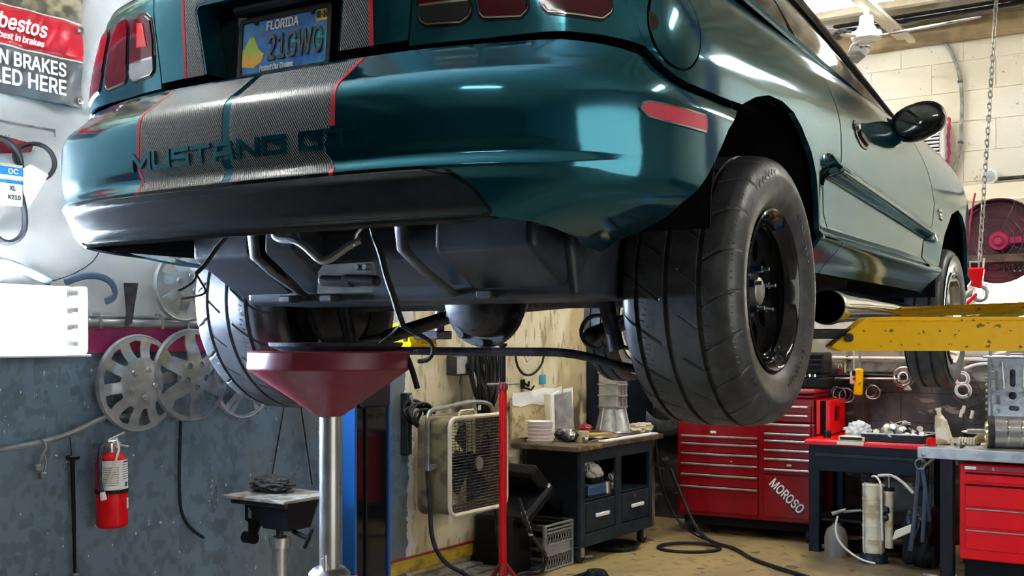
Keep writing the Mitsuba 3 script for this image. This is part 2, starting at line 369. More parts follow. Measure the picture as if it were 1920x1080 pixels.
# ================================================================== the car
CAR = thing('car', 'raised teal two-door coupe with black carbon stripes edged in red and fat drag tyres', 'car')
def teal_flake(p, n, uv):
    return mix([.0, .42, .60], [.0, .38, .54], noise(p.x * 900, p.y * 900, p.z * 900))
P('teal_base', proc(teal_flake), .10, metal=.9, spec=.5, two=False)
scene['m_teal_coat'] = {'type': 'roughplastic', 'distribution': 'ggx', 'alpha': .012, 'int_ior': 1.52, 'nonlinear': True, 'diffuse_reflectance': rgb(.0, .016, .028)}
scene['m_teal'] = {'type': 'twosided', 'bsdf': {'type': 'blendbsdf', 'weight': .75, 'a': {'type': 'ref', 'id': 'm_teal_base'}, 'b': {'type': 'ref', 'id': 'm_teal_coat'}}}
def weave(p, n, uv):  # specular gleam of the weave put into its colour as pale strands
    k = dr.sin((uv.x * .86 + uv.y * .51) * (2 * math.pi / .0053))
    return mix([.003, .006, .011], [.22, .235, .25], smoothstep(.05, .5, k))
P('carbon', proc(weave), .34, spec=.5, cc=.8)
P('dark_glass', [.010, .013, .014], .02, spec=1.0)
scene['m_window_glass'] = {'type': 'twosided', 'bsdf': {'type': 'roughplastic', 'alpha': .01, 'int_ior': 1.9, 'diffuse_reflectance': rgb(.01, .012, .012)}}
P('lamp_red', [.055, .001, .005], .06, spec=.35, cc=.15)
P('lens_lit_red', [.70, .012, .016], .12, spec=.6, cc=1.0)  # brighter red that paints the lens as lit
P('lamp_clear', [.30, .30, .30], .12, spec=.7, cc=1.0)
P('lamp_smoke', [.012, .012, .015], .06, spec=.5, cc=.3)
P('lamp_pink', [.45, .045, .075], .12, spec=.6, cc=.6)
P('satin_black', grime_tex([.008, .012, .016], [.012, .017, .022], 30, .4, .7), .34, spec=.35)

# --- body surface: plan curve C(u), u from the middle of the tail round the right side; offsets along its normal by height
_PX = np.array([(0, -1.055), (.2, -1.052), (.4, -1.04), (.58, -1.006), (.70, -.955), (.78, -.893), (.84, -.815), (.875, -.735), (.893, -.64), (.90, -.55), (.902, -.30), (.904, 0), (.905, .5), (.905, 1.2),
                (.904, 1.9), (.90, 2.57), (.87, 3.0), (.80, 3.25), (.66, 3.40), (.45, 3.49), (.2, 3.53), (0, 3.54)])
_PU = np.r_[0, np.cumsum(np.linalg.norm(np.diff(_PX, axis=0), axis=1))]; UEND = _PU[-1]
_PC = CubicSpline(_PU, _PX, bc_type=((1, (1, 0)), (1, (-1, 0)))); _PD = _PC.derivative()
_uu = np.linspace(0, UEND, 4000); _xy = _PC(_uu)
def Cp(u):
    u = np.asarray(u, float); s = np.sign(u) + (u == 0); a = np.clip(np.abs(u), 0, UEND); p = _PC(a); t = _PD(a); t /= np.linalg.norm(t, axis=-1, keepdims=True)
    n = np.stack([t[..., 1], -t[..., 0]], -1)
    return np.stack([p[..., 0] * s, p[..., 1]], -1), np.stack([n[..., 0] * s, n[..., 1]], -1)
def u_of_y(y): return np.interp(y, _xy[400:, 1][np.argsort(_xy[400:, 1])], _uu[400:][np.argsort(_xy[400:, 1])])
def u_of_x(x): k = _uu < .95; return np.interp(x, _xy[k, 0], _uu[k])
def sst(a, b, x): t = np.clip((np.asarray(x, float) - a) / (b - a), 0, 1); return t * t * (3 - 2 * t)
U_A, U_B = u_of_x(.60), float(u_of_y(-.66))
def curve(pts): z, o = np.array(sorted(pts)).T; f = PchipInterpolator(z, o); return lambda q: f(np.clip(q, z[0], z[-1]))
_orear = curve([(.20, -.12), (.25, -.06), (.28, -.030), (.31, -.018), (.345, -.014), (.372, -.012), (.382, .004), (.392, .006), (.405, -.003), (.42, -.009), (.435, -.002), (.46, .002), (.50, .003), (.545, .001), (.57, -.006), (.583, -.018), (.60, -.040), (.63, -.076), (.66, -.112), (.70, -.15)])
_oside = curve([(.245, -.29), (.255, -.26), (.265, -.225), (.28, -.165), (.30, -.098), (.325, -.046), (.35, -.018), (.38, -.004), (.41, 0), (.45, 0), (.545, -.001), (.57, -.006), (.59, -.014), (.62, -.024), (.70, -.03)])
def bumper(u, z, off=0.0):
    p, n = Cp(u); w = np.where(np.asarray(z) < .40, sst(.60, .92, np.abs(u)), sst(U_A, U_B, np.abs(u))); o = (1 - w) * _orear(z) + w * _oside(z) + off
    return np.column_stack([p + n * np.asarray(o)[:, None], np.asarray(z, float)])
_uprear = curve([(.60, -.132), (.64, -.133), (.68, -.134), (.76, -.131), (.86, -.126), (.895, -.126), (.92, -.134), (.935, -.152), (.947, -.20), (.955, -.30)])
_upside = curve([(.20, -.10), (.25, -.062), (.275, -.045), (.30, -.020), (.322, .000), (.338, .010), (.350, .006), (.36, -.004), (.42, -.004), (.50, -.002), (.58, 0), (.65, 0), (.70, -.003), (.75, -.012), (.80, -.029), (.85, -.052), (.89, -.080), (.915, -.100), (.935, -.118), (.955, -.15)])
_cove = curve([(-.3, 0), (0, 0), (.004, -.003), (.012, .005), (.030, .019), (.039, .0225), (.044, .018), (.050, .002), (.057, -.014), (.066, -.020), (.30, -.020)])
def upper(u, z, off=0.0):
    u = np.asarray(u, float); z = np.asarray(z, float); p, n = Cp(u)
    w = sst(U_A - .05, U_B + .05, np.abs(u)); o = (1 - w) * _uprear(z) + w * _upside(z)
    y = p[:, 1]; d = (.582 - .0514 * (y - .567)) - z
    k = sst(.34, .40, y) * (1 - sst(1.85, 2.12, y)) * sst(.350, .385, z)
    o = o + k * _cove(d) + off
    return np.column_stack([p + n * np.asarray(o)[:, None], z])
def side(sg): return lambda y, z, off=0.0: upper(sg * u_of_y(y), z, off)
def part(name, mesh, mat, parent=CAR, smooth=30, **k): return obj(name, mesh, mat, parent, CF, smooth, **k)

# --- rear bumper
zt_y = [(-1.06, .655), (-.99, .655), (-.904, .655), (-.81, .642), (-.739, .628), (-.70, .600), (-.66, .584), (-.608, .577), (-.438, .580), (-.298, .588), (-.28, .590)]
def z_top(y): return np.interp(y, *np.array(zt_y).T)
us = np.linspace(0, float(u_of_y(-.296)), 60)
top = [(u, float(z_top(Cp([u])[0][0, 1]))) for u in us]
end = [(float(u_of_y(y)), z) for y, z in [(-.384, .530), (-.467, .448), (-.55, .375), (-.591, .34), (-.585, .30), (-.555, .27), (-.50, .252)]]
bot = [(float(u_of_y(-.64)), .258), (float(u_of_y(-.75)), .268), (float(u_of_x(.78)), .277), (float(u_of_x(.68)), .288), (.60, .295), (0, .295)]
half = top + end + bot
poly = Polygon(half + [(-u, z) for u, z in half[::-1]]).buffer(0)
part('rear_bumper', patch(poly, bumper, .022, .011, .006), 'teal', smooth=40, label='glossy teal rear bumper')
va = [(-.665, .350), (-.655, .368), (-.63, .378), (-.5, .381), (0, .382), (.50, .381), (.56, .372), (.605, .340), (.635, .302), (.60, .290), (.3, .286), (0, .288), (-.3, .286), (-.60, .290), (-.645, .310)]
part('bumper_valance', patch(Polygon(va).buffer(-.012).buffer(.012), lambda u, z: bumper(u, z, .007 - .012 * sst(.31, .285, z)), .03, .008, .012), 'satin_black', label='satin black lower valance')
va2 = Polygon(va).buffer(.010).difference(Polygon(va).buffer(.003))
part('valance_gap', patch(va2, lambda u, z: bumper(u, z, .0015), .03, .008, .002), 'black_gloss')
# carbon film on the bumper and the red edge lines
gapL, gapR = -.016, .008
def on_b(off): return lambda u, z: bumper(u, z, off)
for poly in (sbox(-.290, .386, gapL, .648), Polygon([(gapR, .386), (.288, .386), (.288, .405), (.292, .412), (.280, .43), (.272, .45), (.284, .475), (.290, .49), (.290, .648), (gapR, .648)])):
    m, uv = patch(poly, on_b(.0012), .02, .008, .001, uv=True); part('carbon_film', m, 'carbon', uv=uv, smooth=True, label='carbon fibre stripe across the bumper')
for poly in (Polygon([(-.301, .384), (-.290, .384), (-.287, .425), (-.290, .45), (-.290, .651), (-.301, .651), (-.301, .45), (-.297, .425)]), sbox(.288, .384, .299, .404), sbox(.290, .488, .301, .651)):
    part('pinstripe', patch(poly, on_b(.0022), .01, .008, .002), 'red_line', label='red line along the edge of the carbon')
# raised lettering
def stroke(*pts, w=.0125): return LineString(pts).buffer(w / 2, cap_style='flat', join_style='mitre')
def glyph(c, w, h=.042, s=.0098):
    q = s / 2; L, R_, B_, T_, M_ = q, w - q, q, h - q, h / 2
    st = {'M': [[(L, 0), (L, h)], [(R_, 0), (R_, h)], [(L, h - q * .4), (w / 2, h * .28), (R_, h - q * .4)]],
          'U': [[(L, h), (L, B_), (R_, B_), (R_, h)]],
          'S': [[(w, T_), (L, T_), (L, M_), (R_, M_), (R_, B_), (0, B_)]],
          'T': [[(0, T_), (w, T_)], [(w / 2, 0), (w / 2, h)]],
          'A': [[(L, 0), (L + .12 * w, T_), (R_ - .12 * w, T_), (R_, 0)], [(L, h * .38), (R_, h * .38)]],
          'N': [[(L, 0), (L, h)], [(R_, 0), (R_, h)], [(L, h - q * .4), (R_, q * .4)]],
          'G': [[(w, T_), (L, T_), (L, B_), (R_, B_), (R_, M_ + q), (w * .48, M_ + q)]]}[c]
    return unary_union([stroke(*p, w=s) for p in st]).intersection(sbox(-.001, 0, w + .001, h))
for c, x0, x1 in [('M', -.318, -.246), ('U', -.240, -.180), ('S', -.173, -.116), ('T', -.110, -.048), ('A', -.040, .024), ('N', .034, .098), ('G', .108, .172), ('G', .210, .272), ('T', .279, .350)]:
    g = affinity.translate(glyph(c, x1 - x0), x0, .4405)
    part('letter', patch(g.buffer(.0002), on_b(.0075), .012, .006, .0075), 'teal', smooth=20, label=f'raised teal letter {c} on the bumper')
# side marker lamp, both sides
for sg in (1, -1):
    mk = Polygon([(-.772, .512), (-.768, .522), (-.755, .527), (-.53, .534), (-.522, .53), (-.522, .507), (-.53, .502), (-.70, .497), (-.755, .500)])
    f = (lambda s: lambda y, z: bumper(s * u_of_y(y), z, .004))(sg)
    k = part('side_marker', patch(mk, f, .03, .012, .006, flip=sg < 0), 'lamp_pink', label='red side marker lamp')
    f2 = (lambda s: lambda y, z: bumper(s * u_of_y(y), z, .0045))(sg)
    obj('bezel', patch(mk.buffer(.004).difference(mk), f2, .03, .012, .006, flip=sg < 0), 'chrome', k, CF)

# --- tail panels, boot lid
u_seam = .394; u_q = .997
def on_u(off): return lambda u, z: upper(u, z, off)
def low_u(u): return float(z_top(Cp([u])[0][0, 1])) + .018
LAMPS = [[(.431, .726), (.446, .716), (.535, .712), (.556, .722), (.562, .737), (.545, .80), (.52, .845), (.495, .864), (.462, .864), (.437, .847), (.428, .80)],
         [(.590, .726), (.600, .717), (.700, .711), (.716, .722), (.716, .745), (.700, .79), (.665, .84), (.632, .866), (.580, .868), (.562, .85), (.574, .80)],
         [(.762, .726), (.772, .716), (.895, .698), (.914, .712), (.912, .75), (.89, .80), (.85, .845), (.80, .868), (.722, .868), (.708, .85), (.738, .79)]]
for sg in (1, -1):
    uu = np.linspace(u_seam + .003, u_q - .002, 14)
    poly = Polygon([(sg * u, low_u(u)) for u in uu] + [(sg * .955, .736), (sg * .897, .86), (sg * .87, .94), (sg * (u_seam + .028), .94), (sg * (u_seam + .028), .86)]).buffer(0)
    part('tail_panel', patch(poly, on_u(0), .02, .02, .006), 'teal')
    for i, q in enumerate(LAMPS):
        q = Polygon(q).buffer(-.010).buffer(.010); a, b = q.bounds[0], q.bounds[2]
        q = affinity.scale(q, sg, 1, origin=(0, 0))
        lp = part('tail_lamp', patch(q.buffer(.009), on_u(.0015), .02, .02, .003), 'black_gloss', label='red tail lamp lens in a dark surround')
        lens = q
        if i == 0:
            cl = q.intersection(sbox(-1, .70, 1, .752)); lens = q.intersection(sbox(-1, .757, 1, .9))
            obj('reversing_lens', patch(cl, on_u(.0045), .02, .02, .004), 'lamp_clear' if sg < 0 else 'lamp_smoke', lp, CF, label='clear reversing lens')
            xm = sg * .475
            obj('trim_bar', patch(sbox(-1, .752, 1, .757).intersection(q), on_u(.005), .02, .02, .004), 'chrome', lp, CF)
            obj('lit_patch', patch(Polygon([(xm - .03, .79), (xm + .022, .785), (xm + .008, .845), (xm - .022, .85)]), on_u(.0062), .02, .02, .003), 'lens_lit_red', lp, CF, label='bright red patch painting the lit part of the lens')  # lit part of the lens painted as a brighter red patch
        obj('lens', patch(lens, on_u(.0045), .02, .02, .004), 'lamp_red', lp, CF, label='deep red lens')
        obj('chrome_lip', patch(affinity.translate(q.buffer(.004), 0, 0).difference(affinity.translate(q.buffer(.004), 0, .0032)).intersection(sbox(-2, .69, 2, .76)), on_u(.005), .02, .01, .004), 'chrome', lp, CF)
rec = Polygon([(-.213, .668), (.198, .668), (.222, .85), (-.245, .85)]).buffer(-.012).buffer(.012)
lid = Polygon([(-u_seam, .686), (u_seam, .686), (u_seam + .024, .86), (u_seam + .024, .945), (-u_seam - .024, .945), (-u_seam - .024, .86)]).difference(rec)
part('boot_lid', patch(lid, on_u(0), .025, .02, .065), 'teal')
part('plate_recess', patch(rec.buffer(.01), on_u(-.066), .03, .03, .004), 'black_gloss')
for poly in (Polygon([(-.290, .685), (-.16, .685), (-.16, .945), (-.290, .945)]), Polygon([(.15, .685), (.290, .685), (.290, .945), (.15, .945)]), sbox(-.16, .87, .15, .945)):
    poly = poly.difference(rec.buffer(.006))
    m, uv = patch(poly, on_u(.0012), .02, .02, .001, uv=True); part('carbon_film', m, 'carbon', uv=uv, smooth=True, label='carbon fibre film on the boot lid')
for poly in (sbox(-.301, .685, -.290, .945), sbox(.290, .685, .301, .945)):
    part('pinstripe', patch(poly, on_u(.0022), .01, .02, .002), 'red_line', label='red line along the edge of the carbon')
# lock and lamps over the plate
part('boot_lock', cyl([.165, -.875, .838], [.168, -.93, .834], .016), 'chrome')
part('plate_lamp_housing', box(-.15, .14, -.90, -.86, .822, .845, .008), 'black_plastic')
# --- number plate (x across, y up, z out of the plate)
def plate_color(p, n, uv):
    w = fbm(uv.x * 22, uv.y * 26, 3.0); c = mix([.004, .085, .36], [.012, .22, .50], smoothstep(.3, .7, w))
    c = mix(c, [.02, .40, .52], smoothstep(.30, .62, uv.x / .28) * smoothstep(.115, .07, uv.y) * smoothstep(.02, .05, uv.y) * smoothstep(.35, .6, fbm(uv.x * 16, uv.y * 30, 9.0)))
    return c
P('plate_print', proc(plate_color), .25, spec=.5)
PM = np.eye(4); vb = np.array([-.1385, -.884, .671]); vt = np.array([-.1385, -.874, .809]); e1 = np.array([1.0, 0, 0]); e2 = (vt - vb) / np.linalg.norm(vt - vb); e3 = np.cross(e1, e2)
PM[:3, 0], PM[:3, 1], PM[:3, 2], PM[:3, 3] = e1, e2, e3, vb
PW, PH = .277, .138
LP = part('licence_plate', (lambda m: m)(patch(rrect(0, 0, PW, PH, .012), lambda u, v: (PM[:3, :3] @ np.stack([u, v, 0 * u])).T + PM[:3, 3], .06, .06, .002)), 'black', label='number plate in a dark frame')
def pl(name, poly, z, mat, t=.001, **k):
    m, uv = patch(poly, lambda u, v: (PM[:3, :3] @ np.stack([u, v, 0 * u + z])).T + PM[:3, 3], .06, .06, t, uv=True)
    return obj(name, m, mat, LP, CF, smooth=False, uv=uv, **k)
pl('printed_sheet', rrect(.004, .004, PW - .004, PH - .004, .009), .0012, 'plate_print', label='blue sea print')
pl('plate_frame', rrect(-.006, -.006, PW + .006, PH + .006, .014).difference(rrect(.006, .007, PW - .006, PH - .006, .008)), .004, 'black_plastic', .006)
fish = Polygon([(.006, .030), (.045, .024), (.066, .034), (.074, .050), (.058, .062), (.040, .094), (.030, .092), (.016, .068), (.004, .064), (-.001, .050)]).buffer(.003)
pl('fish_print', fish, .0019, 'fish_yellow', label='yellow and green leaping fish') if P('fish_yellow', proc(lambda p, n, uv: mix([.70, .36, .02], [.34, .45, .03], smoothstep(.035, .065, uv.y))), .35) else None
pl('sticker', rrect(.236, .105, .272, .134, .002), .0019, 'sticker_yellow', label='small yellow month sticker') if P('sticker_yellow', [.75, .47, .05], .4) else None
P('ink', [.008, .012, .018], .4); P('print_white', [.82, .82, .80], .45)
for nm, tx, h, x, y, mat, w, z in [('state_name', 'FLORIDA', .021, .083, .106, 'print_white', .100, .0019), ('plate_number', '21GWG', .058, .092, .034, 'ink', .168, .0019), ('motto', 'Protect Our Oceans', .013, .066, .010, 'print_white', .105, .0019), ('sticker_print', '08-24', .016, .2385, .112, 'ink', .031, .0026)]:
    obj(nm, ontext(tx, h, CF @ PM @ trans(x, y, z), .0016 if nm != 'plate_number' else .003, True, w, shear=.12 if nm == 'motto' else 0), mat, LP, label=f'lettering {tx}')
for x in (.05, .225): obj('screw', cyl((PM @ [x, .128, .001, 1])[:3], (PM @ [x, .128, .006, 1])[:3], .005, n=10), 'black_plastic', LP, CF)

# --- quarters, doors, sills, fenders (right side is seen; left mirrors it)
archR = [(-.70, .22), (-.66, .25), (-.591, .34), (-.467, .448), (-.384, .532), (-.296, .602), (-.2, .638), (-.104, .660), (0, .664), (.09, .652), (.162, .624), (.25, .572), (.305, .511), (.332, .44), (.338, .363), (.325, .30), (.305, .24)]
archF = [(2.035, .24), (2.06, .33), (2.198, .499), (2.35, .600), (2.512, .636), (2.66, .622), (2.79, .56), (2.90, .45), (2.955, .33), (2.96, .24)]
yq = np.linspace(-.738, -.296, 22)
fuel = Polygon([(-.637 + .093 * math.cos(a), .711 + .094 * math.sin(a) + .011 * math.cos(a)) for a in np.linspace(0, 2 * math.pi, 40, endpoint=False)])
qpoly = Polygon([(y, float(z_top(y)) + .014) for y in yq] + archR[6:] + [(.35, .25), (.35, .346), (.518, .346), (.447, .42), (.432, .50), (.553, .585), (.551, .70), (.535, .78), (.50, .95), (-.86, .95), (-.832, .86), (-.778, .736)]).buffer(0)
door = Polygon([(.522, .352), (.455, .42), (.442, .50), (.562, .585), (.559, .70), (.543, .78), (.508, .95), (1.70, .95), (1.80, .80), (1.86, .73), (1.962, .612), (1.93, .52), (1.875, .474), (1.815, .352)]).buffer(0)
fend = Polygon([(1.824, .30), (1.884, .474), (1.94, .52), (1.972, .612), (1.868, .735), (1.808, .805), (1.71, .95), (3.05, .90), (3.10, .30)] + archF[::-1] + [(1.99, .30)]).buffer(0)
scoop = Polygon([(.385, .50), (.388, .565), (.42, .585), (.455, .588), (.49, .560), (.455, .535), (.435, .50)]).buffer(-.004).buffer(.004)
for sg in (1, -1):
    S = side(sg); fl = sg < 0
    qp = qpoly.difference(fuel.buffer(.006)) if sg > 0 else qpoly
    part('quarter_panel', patch(qp.difference(scoop), S, .03, .007, .016, flip=fl), 'teal', smooth=40, label='glossy teal quarter panel')
    part('door', patch(door, S, .04, .004, .016, flip=fl), 'teal', smooth=40, label='glossy teal door')
    part('front_fender', patch(fend, S, .04, .006, .016, flip=fl), 'teal', smooth=40)
    part('sill', patch(Polygon([(.312, .25), (.312, .338), (.53, .340), (.53, .25)]), S, .04, .01, .01, flip=fl), 'teal', smooth=40)
    part('sill', patch(Polygon([(.536, .25), (.536, .340), (1.99, .340), (2.03, .25)]), S, .05, .01, .01, flip=fl), 'teal', smooth=40)
    part('scoop_duct', patch(scoop.buffer(.012), lambda y, z: S(y, z, -.03), .03, .03, .004, flip=fl), 'black_matte')
    part('scoop_trim', patch(scoop.buffer(.0055).difference(scoop.buffer(.001)), lambda y, z: S(y, z, .003), .03, .03, .006, flip=fl), 'black_gloss')
    part('seam_backing', patch(Polygon([(-.74, .56), (-.78, .95), (3.0, .9), (2.96, .60), (2.2, .66), (2.0, .35), (.35, .35), (.30, .66), (-.3, .66)]), lambda y, z: S(y, z, -.028), .06, .04, .004, flip=fl), 'black_matte')
    hd = Polygon([(.715, .726), (.735, .742), (.80, .728), (.865, .70), (.880, .680), (.852, .662), (.79, .664), (.735, .690)]).buffer(-.008).buffer(.008)
    k = part('door_handle', patch(hd, lambda y, z: S(y, z, .003), .03, .03, .006, flip=fl), 'black_gloss', label='black door handle')
    obj('key_lock', cyl(S(np.array([.752]), np.array([.722]), .002)[0], S(np.array([.752]), np.array([.722]), .012)[0], .010, n=14), 'chrome', k, CF)
    obj('pull', patch(Polygon([(.775, .712), (.862, .688), (.858, .678), (.775, .694)]), lambda y, z: S(y, z, .009), .03, .03, .006, flip=fl), 'black_plastic', k, CF)
fk = part('fuel_door', patch(fuel, lambda y, z: side(1)(y, z, .001), .025, .02, .006), 'teal', smooth=40, label='oval fuel filler door')
obj('gap', patch(fuel.buffer(.0105), lambda y, z: side(1)(y, z, -.009), .03, .03, .003), 'black_matte', fk, CF)
obj('finger_recess', patch(Point(-.728, .70).buffer(.020).intersection(fuel.buffer(.004)), lambda y, z: side(1)(y, z, .0025), .02, .02, .002), 'black_gloss', fk, CF)
badge = [stroke((2.045, .585), (2.075, .592), (2.105, .588), w=.008), stroke((2.055, .575), (2.115, .570), w=.009), stroke((2.075, .562), (2.125, .556), w=.008)]
part('fender_emblem', patch(unary_union(badge), lambda y, z: side(1)(y, z, .005), .03, .02, .006), 'chrome')

# --- greenhouse, roof, bonnet
rail = CubicSpline([-.45, -.1, .5, 1.1, 1.6, 1.9], [(.66, 1.10), (.615, 1.225), (.60, 1.27), (.612, 1.23), (.695, 1.055), (.79, .885)])
def belt(y): return np.stack([np.where(y < 1.75, .787 + 0 * y, .787), .952 - .034 * (y - .15)], -1)
roofY = np.linspace(-.45, 1.12, 14)
RA = rail(roofY)
part('roof', sheet([[(s * a[0], y, a[1] + .07 * (1 - s * s)) for s in np.linspace(-1, 1, 11)] for y, a in zip(roofY, RA)], .02, flip=True), 'teal')
for sg in (1, -1):
    def glass(y0, y1, b0=None):
        yy = np.linspace(y0, y1, 12); lo = np.column_stack([belt(yy)[:, 0], yy, belt(yy)[:, 1]]); r = rail(yy); hi = np.column_stack([r[:, 0] - .008, yy, r[:, 1] - .008])
        P_ = np.array([lo + (hi - lo) * t + np.array([.018 * math.sin(math.pi * t), 0, 0]) for t in np.linspace(0, 1, 7)]); P_[..., 0] *= sg
        return sheet(P_, .006, flip=sg < 0)
    part('side_window', glass(.475, 1.86), 'window_glass', label='dark side glass')
    part('quarter_window', glass(-.25, .455), 'window_glass', label='dark quarter glass')
    ys = np.linspace(-.45, 1.93, 30); r = rail(np.clip(ys, -.45, 1.9))
    part('roof_rail', tube(np.column_stack([sg * (r[:, 0] + .004), ys, r[:, 1]]), .024, 8), 'black_gloss')
    part('belt_trim', tube(np.column_stack([sg * (belt(ys[4:])[:, 0] + .006), ys[4:], belt(ys[4:])[:, 1] - .002]), .008, 8), 'chrome')
    part('window_pillar', tube([(sg * .79, .465, .945), (sg * .73, .46, 1.06), (sg * .612, .44, 1.262)], .010, 6), 'black_gloss')
    part('body_shoulder', sheet([[(sg * (.787 + .002), y, .952 - .034 * (y - .15)), (sg * .80, y, .945 - .034 * (y - .15))] for y in np.linspace(-.42, 1.9, 12)], .01, flip=sg < 0), 'teal')
part('rear_glass', sheet([[(s * (.66 + .08 * t), -.45 - .20 * t, 1.10 + .07 * (1 - s * s) * (1 - t) - .15 * t) for s in np.linspace(-1, 1, 9)] for t in np.linspace(0, 1, 6)], .006), 'window_glass')
part('boot_top', sheet([[(s * (.52 + .24 * min(1, (y + .88) / .20)), y, .944 + .012 * (1 - s * s)) for s in np.linspace(-1, 1, 11)] for y in np.linspace(-.88, -.60, 7)], .012, flip=True), 'teal')
part('windscreen', sheet([[(s * (.612 + .17 * t), 1.12 + .78 * t, 1.23 + .07 * (1 - s * s) - .345 * t) for s in np.linspace(-1, 1, 11)] for t in np.linspace(0, 1, 7)], .006, flip=True), 'window_glass')
part('bonnet', sheet([[(s * (.80 - .12 * t), 1.85 + 1.5 * t, .90 + .05 * (1 - s * s) - .22 * t * t) for s in np.linspace(-1, 1, 11)] for t in np.linspace(0, 1, 9)], .012, flip=True), 'teal')
uf = np.linspace(float(u_of_y(2.99)), UEND, 30)
for sg in (1, -1):
    part('front_bumper', sheet([bumper(sg * uf, np.full(30, z), -.01 - .5 * max(0, z - .62)) for z in np.linspace(.22, .74, 12)], .01, flip=sg > 0), 'teal')
# mirrors
for sg in (1, -1):
    m = blob(1.0, 3, 3, 0.0); v = np.array(m.vertices); v = np.sign(v) * np.abs(v) ** .85; m.vertices = v * [.098, .075, .068]
    m.vertices[:, 1] = np.where(m.vertices[:, 1] < -.02, -.02 + (m.vertices[:, 1] + .02) * .25, m.vertices[:, 1])
    m.apply_transform(roty(-14 * sg)); m.apply_translation([sg * .944, 1.46, .852])
    k = part('door_mirror', m, 'black_gloss', label='black oval door mirror')
    g = lathe([(0, 0), (.9, 0), (1, -.004)], 28); g.apply_transform(rotx(90)); g.apply_scale([.082, 1, .055]); g.apply_transform(roty(-14 * sg)); g.apply_translation([sg * .946, 1.424, .852]); obj('mirror_glass', g, 'dark_glass', k, CF)
    obj('mirror_foot', trimesh.convex.convex_hull(np.array([(sg * a, b, c) for a, b, c in [(.79, 1.42, .90), (.80, 1.60, .87), (.86, 1.45, .80), (.87, 1.52, .80), (.93, 1.44, .80), (.94, 1.49, .80), (.90, 1.45, .84)]])), 'black_gloss', k, CF)
# --- black inside: floor, boot, engine bay
for bx in [(-.56, .56, -.62, 3.2, .32, .62), (-.84, .84, .44, 2.02, .30, .62), (-.80, .80, -.70, 3.0, .665, .88), (-.70, .70, -.84, -.74, .40, .60), (-.55, .55, -.92, -.85, .42, .58), (-.50, .50, -.80, -.70, .60, .90), (-.55, .55, 2.9, 3.40, .28, .66), (-.68, -.64, -.84, -.44, .285, .58), (.64, .68, -.84, -.44, .285, .58), (-.64, .64, -.90, -.62, .36, .62)]:
    part('underbody', box(*bx, .01), 'black_matte')
for sg in (1, -1):
    for yc, R_ in ((-.02, .40), (2.56, .40)):
        th = np.linspace(-.05, math.pi + (.02 if yc < 1 else .2), 18)
        part('wheel_liner', sheet([[(sg * x, yc + R_ * math.cos(a), .31 + R_ * .98 * math.sin(a)) for a in th] for x in (.50, .87)], .006, flip=sg > 0), 'black_matte')

# --- wheels
def tyre_mesh(R, hw, rr_, grooves, nth, sipes):
    key = [(-.80 * hw, rr_), (-.95 * hw, rr_ + .045), (-1.0 * hw, rr_ + .085), (-.965 * hw, R - .042), (-.87 * hw, R - .018), (-.74 * hw, R - .008), (-.4 * hw, R - .001), (0, R)]
    key = key + [(-a, b) for a, b in key[-2::-1]]
    kd = np.r_[0, np.cumsum(np.linalg.norm(np.diff(np.array(key), axis=0), axis=1))]; cs = PchipInterpolator(kd, key)
    q = np.unique(np.r_[np.linspace(0, kd[-1], 140 if sipes else 50), *[kd[len(key) // 2] + g + np.array([-.007, -.0055, .0055, .007]) for g in grooves]])
    pr = cs(q); X, Rr = pr[:, 0], pr[:, 1].copy()
    for g in grooves: Rr -= .009 * (np.abs(X - g) < .0062)
    th = np.linspace(0, 2 * math.pi, nth, endpoint=False); Rg = np.tile(Rr, (nth, 1)); A, XX = np.meshgrid(th, X, indexing='ij')
    if sipes:
        N = 20
        s1 = (XX > grooves[-1]) & (XX < .99 * hw) & (Rg > R - .05); ph = (A * N / (2 * math.pi) + 7.0 * (XX - grooves[-1]) - 28 * (XX - grooves[-1]) ** 2) % 1.0
        Rg = Rg - .0055 * s1 * np.clip(1 - np.abs(ph - .5) / .042, 0, 1)
        s2 = (XX < grooves[1] - .02) & (XX > -.99 * hw) & (Rg > R - .05); ph = (A * N / (2 * math.pi) - 6.5 * (XX + hw)) % 1.0
        Rg = Rg - .0055 * s2 * np.clip(1 - np.abs(ph - .5) / .042, 0, 1)
        s3 = (XX > grooves[1] + .03) & (XX < grooves[2]); ph = (A * N / (2 * math.pi) - 7 * (XX - grooves[2]) + .5) % 1.0
        Rg = Rg - .005 * s3 * np.clip(1 - np.abs(ph - .5) / .034, 0, 1)
        dots = (np.sin(A * 150 + XX * 300) * np.sin(XX * 420) > .93) & (np.abs(XX) > .045) & (np.abs(XX) < .95 * hw) & (Rg > R - .03)
        Rg = Rg - .0025 * dots
    V = np.stack([XX, Rg * np.cos(A), Rg * np.sin(A)], -1); nx = len(X)
    i = np.arange(nth)[:, None]; j = np.arange(nx - 1)[None]; i2 = (i + 1) % nth
    a, b, c, d = (i * nx + j).ravel(), (i2 * nx + j).ravel(), (i2 * nx + j + 1).ravel(), (i * nx + j + 1).ravel()
    return trimesh.Trimesh(V.reshape(-1, 3), np.vstack([np.stack([a, b, c], 1), np.stack([a, c, d], 1)]), process=False)
def xlathe(prof, n=48):
    m = lathe([(r, x) for x, r in prof], n); m.apply_transform(roty(90)); return m
